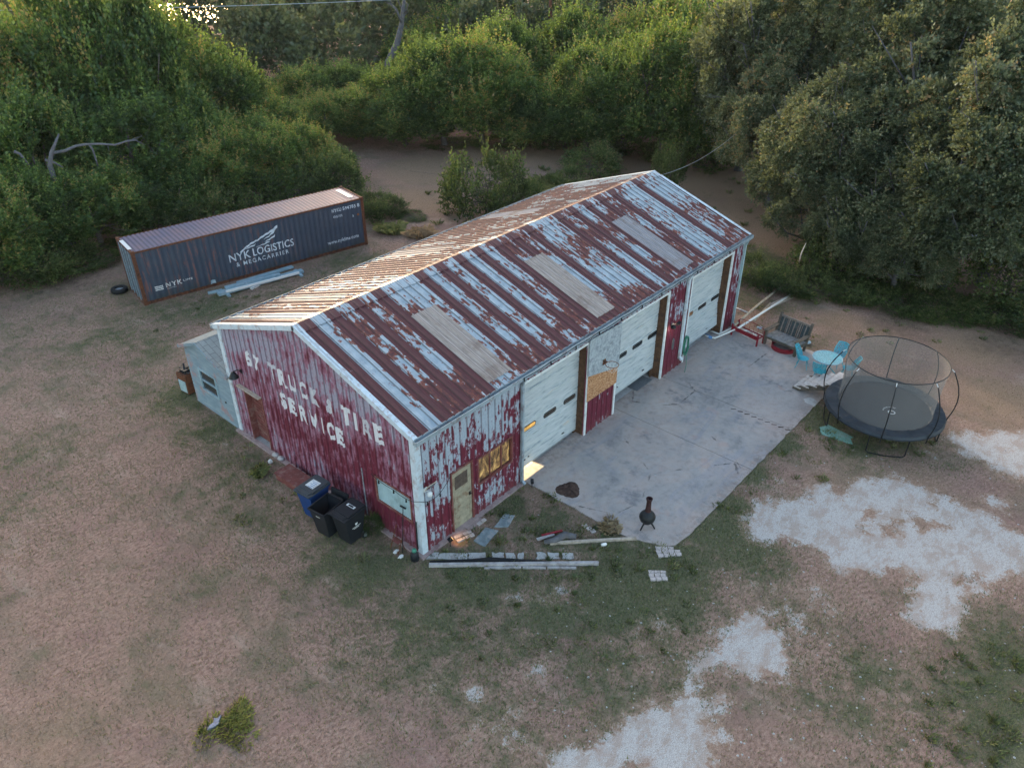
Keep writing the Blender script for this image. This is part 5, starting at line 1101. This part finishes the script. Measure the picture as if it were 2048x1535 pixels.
# ------------------------------------------------------------------ vegetation
RNG=np.random.default_rng(11)
def unit(n,rng):
    v=rng.normal(size=(n,3)); return v/np.linalg.norm(v,axis=1,keepdims=True)
def leaves(base,dirs,ln,per,size,rng,spread=.035,droop=0.):
    """leaf rhombs strung along twigs; returns verts (N*4,3), tint"""
    n=len(base); t_=(np.arange(per)[None,:]+rng.random((n,per)))/per
    p=base[:,None,:]+dirs[:,None,:]*(ln[:,None]*t_)[...,None]; p=p+rng.normal(size=p.shape)*spread; p[...,2]-=droop*(t_**2)
    N=n*per; p=p.reshape(N,3); d=np.repeat(dirs,per,0)+unit(N,rng)*.9; d/=np.linalg.norm(d,axis=1,keepdims=True)
    s=np.cross(d,unit(N,rng)); s/=np.linalg.norm(s,axis=1,keepdims=True)+1e-9
    L_=size*rng.uniform(.6,1.3,N)[:,None]; w_=L_*.32
    v=np.stack([p,p+d*L_*.5+s*w_,p+d*L_,p+d*L_*.5-s*w_],1).reshape(-1,3)
    tw=rng.normal(0,.16,n); tint=np.clip(.43+np.repeat(tw,per)+rng.normal(0,.13,N)+.16*(t_.reshape(-1)-.5),0,1)
    return v,tint
def crown_arrays(rng,Hc,Rc,twigs,per=14,size=.15,lobes=26,low=.05,shoots=.12,up=.55,drop=0.,twl=(.45,.95)):
    d=unit(lobes,rng); d[:,2]=np.abs(d[:,2])*1.5-.62; d/=np.linalg.norm(d,axis=1,keepdims=True)
    rad=rng.uniform(.62,1.35,lobes)*Rc*1.35/math.sqrt(lobes); k=rng.uniform(.50,.95,lobes)**.7
    c=np.stack([d[:,0]*Rc*k,d[:,1]*Rc*k,Hc*(low+.5*(1-low))+d[:,2]*Hc*.5*(1-low)*rng.uniform(.60,.95,lobes)],1)
    c[:,2]=np.maximum(c[:,2],rad*.5+low*Hc)
    pick=rng.choice(lobes,twigs,p=rad**2/np.sum(rad**2)); u=unit(twigs,rng)
    out=c[pick]-np.array([0,0,Hc*.45]); out/=np.linalg.norm(out,axis=1,keepdims=True)+1e-9
    u=u+out*.75; u/=np.linalg.norm(u,axis=1,keepdims=True)
    base=c[pick]+u*(rad[pick]*rng.uniform(.55,1.,twigs))[:,None]
    base[:,2]=np.clip(base[:,2],.15,None)
    dr=u+np.array([0,0,up])+rng.normal(size=(twigs,3))*.35; dr/=np.linalg.norm(dr,axis=1,keepdims=True)
    ln=rng.uniform(*twl,twigs); sh=(rng.random(twigs)<shoots)&(u[:,2]>.1); ln[sh]*=1.9; dr[sh]=dr[sh]*.35+np.array([0,0,.9])
    v,ti=leaves(base,dr,ln,per,size,rng,droop=drop)
    sel=np.repeat(sh,per); ti=ti+sel*.22; ti=ti+np.repeat((rng.normal(0,.11,lobes))[pick],per)
    ti=np.where(rng.random(len(ti))<.012,1.,ti)
    return v,np.clip(ti,0,1),c,rad
def trunk_mb(rng,Hc,c,r0=.2,limbs=14,stems=1):
    b=MB(); 
    for s_ in range(stems):
        ox,oy=(0,0) if stems==1 else (rng.uniform(-.4,.4),rng.uniform(-.4,.4))
        top=Vector((ox*2+rng.uniform(-.4,.4),oy*2+rng.uniform(-.4,.4),Hc*.72)); base=Vector((ox,oy,-.1)); mid=base.lerp(top,.45)+Vector((rng.uniform(-.25,.25),rng.uniform(-.25,.25),0))
        b.tube([base,base+Vector((0,0,.35)),mid,top],[r0*1.25,r0,r0*.7,r0*.25],8)
        for i in rng.choice(len(c),min(limbs,len(c)),replace=False):
            t_=rng.uniform(.2,.8); st=base.lerp(mid,t_/.45) if t_<.45 else mid.lerp(top,(t_-.45)/.55); e=Vector(c[i]); e=Vector((e.x*1.3,e.y*1.3,e.z*1.08))
            m_=st.lerp(e,.5)+Vector((0,0,-.12*(e-st).length)); k=r0*(1-t_)*.75
            b.tube([st,m_,e],[k,k*.6,k*.22],6)
            for q in range(2):
                o_=Vector(rng.normal(size=3))*.8; b.tube([m_.lerp(e,.5),e+o_],[k*.3,k*.08],4)
    return b
def tree_proto(name,label,cat,seed,Hc,Rc,tw,leaf,bark='bark',r0=.2,stems=1,group=None,**kw):
    rng=np.random.default_rng(seed); v,ti,c,rad=crown_arrays(rng,Hc,Rc,tw,**kw)
    t=thing(name,label,cat,(0,0,0),0,group)
    np_mesh('crown',v,4,M[leaf],t,{'tint':ti}); trunk_mb(rng,Hc,c,r0,stems=stems).build('trunk',M[bark],t,smooth=True); t['_h']=Hc; t['_r']=Rc; return t
PR={}
def place(kind,x,y,h,r,label,cat='tree',group=None,name=None):
    lst=PR[kind]; i=place.n; place.n+=1; p_,used=lst[i%len(lst)]
    sx=r/p_['_r']; sz=h/p_['_h']
    rz=(i*2.399)%(2*PI)
    if not used: lst[i%len(lst)][1]=True; o=p_; o.location=(x,y,0); o.rotation_euler.z=rz; o['label']=label; o.scale=(sx,sx,sz)
    else: o=dup(p_,(x,y,0),rz,label,None,(sx,sx,sz))
    o['category']=cat
    if group: o['group']=group
    return o
place.n=0
PR['elm']=[[tree_proto('leafy_tree','','tree',100+k,8.0,3.3,4300,'leafA',size=.165,per=15,shoots=.20,low=.0,up=.9,twl=(.45,1.0),lobes=75),False] for k in range(4)]
PR['big']=[[tree_proto('spreading_tree','','tree',200+k,12.0,4.8,8500,'leafB',size=.155,per=13,shoots=.02,up=.1,low=.10,r0=.3,lobes=110,drop=.2,twl=(.35,.8),bark='deadbark'),False] for k in range(3)]
PR['bush']=[[tree_proto('shrub','','shrub',300+k,1.8,1.6,900,'leafC',size=.10,per=12,lobes=24,r0=.05,stems=3,shoots=.15,low=.0,twl=(.25,.6)),False] for k in range(3)]
def T(kind,px,top,D,r,label,cat='tree',group=None):
    d=AT(px,top,D); return place(kind,d.x,d.y,d.z*1.04 if kind!='bush' else d.z,r,label,cat,group)
ORD=['first','second','third','fourth','fifth','sixth','seventh','eighth','ninth','tenth','eleventh','twelfth','thirteenth','fourteenth','fifteenth','sixteenth']
def row(kind,spec,desc,group):
    for i,(px,top,D,r) in enumerate(spec): T(kind,px,top,D,r,desc%ORD[i],'tree' if kind!='bush' else 'shrub',group)
# left mass, from the container's foot back and up
row('elm',[(-60,380,45,2.6),(60,370,46.5,2.6),(160,345,47,2.9),(250,385,48.5,2.4)],'%s low bushy tree from the left, at the lawn edge left of the container','low trees left of the container')
row('elm',[(320,330,49.5,2.8),(410,290,50.5,3),(500,250,52,3),(585,265,53,2.6),(640,300,54.5,2.2)],'%s green tree from the left in the row right behind the container','trees right behind the container')
row('elm',[(-80,120,56,4.2),(20,60,57,4.2),(120,20,58,4.4),(215,10,57,4),(300,70,59,3.9),(385,100,59,3.8),(455,165,60,3.3),(540,215,61,3.2)],'%s tall tree from the left in the mass behind the container','tall trees at the left')
row('elm',[(40,230,51,3.6),(230,200,52,3.8),(350,215,54,3.6)],'%s mid-height tree from the left, between low and tall left-hand trees','mid-height trees at the left')
# middle wall of trees behind the clearing
row('elm',[(640,200,63,2.9),(715,190,64,3.0),(800,150,62,3.7),(880,105,61.5,3.9),(960,95,61,3.8),(1040,200,60.5,2.9),(1110,170,60,3.0),(1180,120,60,3.6),(1260,110,59,3.7),(1340,90,58,3.8),(1420,110,57,3.6)],'%s tree from the left in the leafy wall behind the clearing','wall of trees behind the clearing')
row('elm',[(610,150,68,3.2),(690,140,69,3.2),(1010,70,68,3.6),(1090,80,70,3.6),(1150,50,68,3.8),(1250,55,68,4),(1340,30,67,4),(1420,20,66,4),(900,35,82,4.4),(850,60,80,4)],'%s yellowish treetop from the left, showing over the leafy wall','tree tops over the wall of trees')
row('bush',[(-40,505,44.2,2.0),(40,500,44.6,2.0),(110,505,44.8,1.9),(180,505,45.2,1.9),(235,520,45.6,1.4)],'%s dark bush from the left along the lawn edge left of the container','bushes along the left lawn edge')
row('bush',[(330,405,47.6,2.0),(420,385,48.2,2.1),(505,362,48.8,2.1),(590,345,49.6,2.1),(665,335,50.4,2.0)],'%s dense shrub from the left, pressed against the back of the container','shrubs against the back of the container')
row('bush',[(690,320,60.5,1.8),(790,292,62,1.9),(900,282,62,1.9),(1000,275,61.5,1.9),(1120,266,60.5,1.9),(1230,272,60,1.9),(1330,285,59,1.9),(1430,300,57,1.8)],'%s dark shrub from the left at the foot of the leafy wall','shrubs along the foot of the tree wall')
# right mass of big greyish trees
row('big',[(1590,120,50,3.7),(1710,160,45,4.2),(1850,190,43,4.2),(2000,210,41,4.2)],'%s broad greyish tree from the left, front row on the right','front row of broad trees on the right')
row('big',[(1530,-10,57,4.2),(1600,-60,54,5),(1740,-60,52,5.2),(1880,-40,49,5.2),(2020,-20,47,5.2),(2140,60,43,4.8)],'%s tall broad tree from the left, back row on the right','back row of broad trees on the right')
row('big',[(1650,340,42.5,2.5),(1740,380,41,2.6),(1830,420,39.8,2.5)],'%s small drooping tree from the left, low in the right-hand thicket','small drooping trees on the right')
row('bush',[(1515,520,38.3,1.2),(1560,545,38.2,1.3),(1610,550,38.3,1.4),(1665,560,38.5,1.6),(1725,575,38.6,1.6),(1785,590,38.6,1.6),(1845,600,38.8,1.6),(1905,610,39,1.6),(1965,615,39.2,1.6),(2030,620,39.2,1.6),(2090,620,39.6,1.6)],'%s leafy bush from the left along the lawn edge at the right','bushes along the lawn edge at the right')
row('bush',[(1680,480,40.5,2.0),(1740,500,41,2.2),(1820,520,41.5,2.2),(2060,520,41.5,2.2)],'%s taller bush from the left, behind the lawn-edge bushes at the right','taller bushes behind the lawn edge at the right')
# single shrubs
for px,top,D,r,lab in ((970,325,46.5,2.2,'upright yellow green shrub standing alone behind the workshop roof'),(1030,375,46,1.5,'smaller green shrub beside the upright shrub behind the roof'),(1190,308,54,2.0,'low spreading shrub in the clearing behind the roof ridge'),(1140,345,51,1.3,'small bush at the left foot of the low spreading shrub'),(1340,320,50,1.0,'small shrub just past the far roof peak'),(770,400,47,1.3,'weedy green bush at the right end of the container'),(740,395,46.3,1.1,'weedy bush touching the container corner'),(820,430,46,.9,'low weedy bush between the container and the roof')):
    T('bush',px,top,D,r,lab,'shrub')
c=G(750,1055); o=place('bush',-.30,1.95,.45,.33,'small green weed at the foot of the red gable beside the bins','weed'); 
# dead grey tree and bare limbs
def dead():
    D=72; P=lambda x,y,D_=D:AT(x,y,D_)
    g=P(772,135); g.z=-.1; t=thing('dead_tree','bare grey dead tree rising at the top of the picture left of centre','tree',(g.x,g.y,0))
    rel=lambda v:Vector(v)-Vector((g.x,g.y,0))
    b=MB(); b.tube([rel(g),rel(P(776,125)),rel(P(795,85)),rel(P(803,50)),rel(P(806,22)),rel(P(812,-30))],[.34,.30,.26,.2,.16,.08],9); tr=b.build('trunk',M['deadbark'],t,smooth=True)
    rs=random.Random(4)
    for pts,r0 in (([(803,45),(792,18),(783,10),(775,6)],.10),([(792,18),(790,26),(786,30)],.06),([(806,24),(798,5),(790,-12)],.10),([(805,30),(812,22),(816,10),(800,-5)],.08),([(800,40),(810,30),(817,22)],.06),([(783,10),(776,-8)],.05)):
        b=MB(); b.tube([rel(P(x,y,D+rs.uniform(-.8,.8))) for x,y in pts],[r0*(1-.7*i/(len(pts)-1)) for i in range(len(pts))],6); b.build('branch',M['deadbark'],t,smooth=True)
    D=47.0; g=AT(100,345,D); g.z=-.1; t=thing('bare_limbed_tree','half dead tree with bare grey arching limbs in the left-hand trees','tree',(g.x,g.y,0))
    rel=lambda v:Vector(v)-Vector((g.x,g.y,0)); P=lambda x,y,D_=46.2:AT(x,y,D_)
    b=MB(); b.tube([rel(g),rel(P(100,330)),rel(P(103,305)),rel(P(118,268))],[.16,.13,.10,.04],8); b.build('trunk',M['deadbark'],t,smooth=True)
    for pts,r0 in (([(104,306),(130,302),(152,292),(170,289),(200,288),(230,290),(255,282),(275,280)],.15),([(178,289),(186,300),(192,320),(196,332)],.11),([(215,289),(218,302)],.04),([(270,280),(290,290)],.05),([(28,303),(40,308),(58,330)],.15),([(90,320),(108,325),(126,335)],.14),([(262,280),(284,272)],.05)):
        b=MB(); b.tube([rel(P(x,y)) for x,y in pts],[r0*.55*(1-.5*i/(len(pts)-1)) for i in range(len(pts))],7); b.build('branch',M['deadbark'],t,smooth=True)
    for px,y0,y1,D in ((1101,75,-10,80),):
        a=AT(px,y0,D); a.z=-.1; c=AT(px,y1,D); rod('bare_tree','thin reddish bare trunk standing behind the tree tops at top centre','tree trunk',[a,c],[.25,.14],M['rust'],7)
dead()
# far dark wood closing the view
def far_wood():
    rng=np.random.default_rng(77); V=[];TI=[]
    spots=[]
    for D,n,h0 in ((84,24,7.5),(97,26,12.0),(112,26,14.5),(134,28,17)):
        for i in range(n):
            px=-500+3100*(i+rng.uniform(.1,.9))/n
            if D<90 and px>1300: continue
            if 300<px<385 and D<125: continue
            q=AT(px,100,D+rng.uniform(-5,5)); spots.append((q.x,q.y,h0*rng.uniform(.85,1.15),rng.uniform(4.5,6.5)))
    for x,y,h,r in spots:
        v,ti,c,_=crown_arrays(rng,h,r,1100,per=7,size=.40,lobes=16,low=.0,shoots=.05,twl=(.6,1.4)); v[:,0]+=x; v[:,1]+=y; V.append(v); TI.append(ti*.42)
    o=np_mesh('distant_wood',np.concatenate(V),4,M['leafB'],None,{'tint':np.concatenate(TI)}); setp(o,'dark hazy wood closing the view along the top of the picture','wood',kind='stuff')
far_wood()
# water added to mirror the sky as sparkle between the trees, top left
wm_=NT('glint_water'); wm_.fin((.02,.03,.03),.12,0,bump=wm_.noise(sc=.9,det=3),bs=.12,bd=.15,spec=.6)
c=G(375,25); b=MB(); b.add([(c.x+9*math.cos(a)*(1+.15*math.sin(3*a)),c.y+14*math.sin(a),.02) for a in np.linspace(0,2*PI,30,endpoint=False)],[tuple(range(30))]); b.build('glint_water',wm_.mat,kind='structure')
# ------------------------------------------------------------------ grass
def grass():
    rng=np.random.default_rng(5)
    def field(n,x0,x1,y0,y1,wfun,mat,name,hl,wd,label):
        X=rng.uniform(x0,x1,n*6); Y=rng.uniform(y0,y1,n*6)
        wm,g_,dk,_e=masks(X,Y)
        ok=~((X>-.25)&(X<L+.2)&(Y>-.2)&(Y<W+.2)); ok&=sdf(PATIO,X,Y)<.02+.16*np.clip(np.sin(X*3.1+Y*1.3)*np.sin(X*7.7)+.2,0,1)*(Y<-1)
        ca_,sa_=math.cos(.17771),math.sin(.17771); lx=(X-2.66)*ca_-(Y-22.2)*sa_; ly=(X-2.66)*sa_+(Y-22.2)*ca_; ok&=~((lx>-.1)&(lx<12.3)&(ly>-.1)&(ly<2.6))
        ok&=~((X>-.1)&(X<3.6)&(Y>W)&(Y<W+3.3))
        cl=np.sin(X*2.3+1.3*np.sin(Y*1.7))*np.sin(Y*2.9+1.1*np.sin(X*2.1)); pr=wfun(wm,g_,dk,cl)*ok
        near=np.hypot(X-CAM[0],Y-CAM[1]); pr=pr*np.clip(42/(near+8),.35,1.2)
        sel=np.where(rng.random(len(X))<pr)[0][:n]; X=X[sel];Y=Y[sel]; N=len(X)
        a=rng.uniform(0,2*PI,N); h=rng.uniform(*hl,N)*(.7+.6*rng.random(N)); lean=rng.uniform(.3,1.2,N); w_=rng.uniform(*wd,N)
        dx,dy=np.cos(a),np.sin(a); base=np.stack([X,Y,np.zeros(N)],1); side=np.stack([-dy,dx,np.zeros(N)],1)*w_[:,None]*.5
        tip=base+np.stack([dx*h*lean,dy*h*lean,h],1)
        v=np.stack([base-side,base+side,tip],1).reshape(-1,3); ti=np.clip(rng.normal(.5,.2,N)+.12*cl[sel],0,1)
        o=np_mesh(name,v,3,mat,None,{'tint':ti}); setp(o,label,'grass',kind='stuff')
    field(170000,-12,30,-15,31,lambda w_,g_,d_,cl:np.clip((g_-.12)*1.5+.25*cl*g_,0,1)*(w_<.52),M['grass'],'green_grass',(.03,.085),(.010,.024),'short green grass growing in patches over the yard')
    field(260000,-12,30,-15,31,lambda w_,g_,d_,cl:np.clip(.50+.25*cl-g_*.3,0.05,1)*(w_<.50),M['straw'],'dry_grass',(.02,.055),(.010,.024),'dry brown grass covering most of the yard')
grass()
def tuft(name,label,px,py,n,r_,h,mat,el=1.,seed=1,loc=None):
    rng=np.random.default_rng(seed); c=loc or G(px,py); a=rng.uniform(0,2*PI,n); q=r_*np.sqrt(rng.random(n)); cc=rng.normal(0,.42*r_,(9,2)); kk=rng.integers(0,9,n); q=q*.48; X=(q*np.cos(a)+cc[kk,0])*el; Y=q*np.sin(a)+cc[kk,1]
    ang=a+rng.normal(0,.6,n); hh=rng.uniform(.5,1,n)*h; lean=rng.uniform(.3,1.3,n); w_=rng.uniform(.008,.018,n)
    base=np.stack([X,Y,np.zeros(n)],1); side=np.stack([-np.sin(ang),np.cos(ang),0*ang],1)*w_[:,None]; mid=base+np.stack([np.cos(ang)*hh*lean*.4,np.sin(ang)*hh*lean*.4,hh*.75],1); tip=base+np.stack([np.cos(ang)*hh*lean,np.sin(ang)*hh*lean,hh*.75],1)
    v=np.stack([base-side,base+side,mid+side*.6,tip],1).reshape(-1,3)
    o=np_mesh(name,v,4,M[mat],None,{'tint':np.clip(rng.normal(.80,.12,n),0,1)}); o.location=(c.x,c.y,0); o.rotation_euler.z=.72; setp(o,label,'grass tuft'); return o
tuft('grass_tuft','large yellow green grass tuft with a rock in it, alone in the lower left lawn',462,1452,1100,.55,.13,'tuft',1.5,1)
tuft('grass_tuft','clump of tall straw coloured grass at the edge of the concrete near the chiminea',1222,1058,420,.30,.20,'straw',1.,2)
tuft('grass_tuft','green weed clump on the grass beside the blue wheelie bin',520,945,380,.25,.22,'grass',1.2,3)
tuft('grass_tuft','small weed growing out of the joint in the concrete',1440,918,120,.16,.06,'grass',1.4,4)
tuft('grass_tuft','tall weeds at the clearing side of the container corner',775,462,420,.6,.6,'grass',1.,6)
tuft('grass_tuft','tall pale weeds nearer the workshop roof beyond the container',835,470,300,.6,.55,'straw',1.,8)
tuft('grass_tuft','tall dry grass in the clearing left of the low spreading shrub',1090,385,1500,1.5,.8,'grass',1.2,7)
def weeds():
    rng=np.random.default_rng(9); V=[];TI=[]
    for n,(x0,x1,y0,y1),h in ((70,(880,1250,965,1095),.16),(60,(1400,1650,800,1060),.17),(60,(870,1400,1095,1160),.15),(40,(480,840,880,1120),.15),(60,(900,1400,1150,1330),.11),(30,(1650,1930,860,930),.14),(60,(640,1100,330,470),.35),(50,(1330,1600,330,560),.3),(30,(250,620,590,680),.12),(60,(1850,2048,1300,1535),.15),(40,(1480,2048,600,690),.14)):
        for _ in range(n):
            c=G(rng.uniform(x0,x1),rng.uniform(y0,y1))
            if -.25<c.x<L+.25 and -.25<c.y<W+.25: continue
            if sdf(PATIO,np.array([c.x]),np.array([c.y]))[0]>.04: continue
            if masks(np.array([c.x]),np.array([c.y]))[0][0]>.4 or rng.random()<.35: continue
            m=int(rng.integers(20,50)); r_=rng.uniform(.06,.20)*(1+h); h_=h; h=h_*.8; a=rng.uniform(0,2*PI,m); q=r_*np.sqrt(rng.random(m)); hh=rng.uniform(.4,1,m)*h; ln=rng.uniform(.3,1.2,m)
            base=np.stack([c.x+q*np.cos(a),c.y+q*np.sin(a),0*a],1); sd=np.stack([-np.sin(a),np.cos(a),0*a],1)*rng.uniform(.006,.014,m)[:,None]*(1+h*2); mid=base+np.stack([np.cos(a)*hh*ln*.4,np.sin(a)*hh*ln*.4,hh*.7],1); tip=base+np.stack([np.cos(a)*hh*ln,np.sin(a)*hh*ln,hh],1)
            h=h_; V.append(np.stack([base-sd,base+sd,mid+sd*.6,tip],1).reshape(-1,3)); TI.append(np.clip(rng.normal(rng.uniform(.25,.8),.12,m),0,1))
    o=np_mesh('weeds',np.concatenate(V),4,M['grass'],None,{'tint':np.concatenate(TI)}); setp(o,'scattered low weeds along the edges of concrete, slabs and walls','weeds',kind='stuff')
weeds()
# small specks of litter and pebbles on the yard
rs=random.Random(21); b=MB()
for k in range(420):
    px,py=rs.uniform(1050,2048),rs.uniform(900,1535)
    c=G(px,py)
    if -.3<c.x<L+.3 and -.3<c.y<W+.3: continue
    s_=rs.uniform(.012,.035); z=.047 if sdf(PATIO,np.array([c.x]),np.array([c.y]))[0]>0 else 0
    if z and rs.random()<.8: continue
    p_=[(c.x+s_*math.cos(a+rs.uniform(-.3,.3)),c.y+s_*math.sin(a),z) for a in np.linspace(0,2*PI,6,endpoint=False)]; b.add(p_+[(c.x,c.y,z+s_*.7)],[(i,(i+1)%6,6) for i in range(6)])
o=b.build('pebbles',M['slab']); setp(o,'small pale pebbles scattered over the caliche and grass','pebbles',kind='stuff')
b=MB(); x=8.9
while x<13:
    y=-4.4+(x-8.9)*0; x+=.5
for k in range(9):
    p0=G(1462+k*13.5,817+k*5.2,.05); b.tube([p0,p0+Vector((.10,-.16,0))],rs.uniform(.01,.022),5)
o=b.build('joint_moss',M['soil']); o['kind']='structure'; o.name='joint_filler'
# ------------------------------------------------------------------ air
def haze():
    m_=bpy.data.materials.new('haze'); m_.use_nodes=True; t=m_.node_tree; t.nodes.clear(); o_=t.nodes.new('ShaderNodeOutputMaterial'); v=t.nodes.new('ShaderNodeVolumePrincipled')
    v.inputs['Color'].default_value=(.80,.84,.90,1); v.inputs['Density'].default_value=HAZE; v.inputs['Anisotropy'].default_value=.3; t.links.new(v.outputs[0],o_.inputs['Volume'])
    o=MB().box(-60,175,-90,185,-1.2,24).build('haze',m_); o['kind']='stuff'; o['label']='thin evening haze over the yard and trees'; o['category']='haze'
HAZE=.0001
if HAZE: haze()
for o in bpy.data.objects:
    for k in ('_h','_r'):
        if k in o: del o[k]
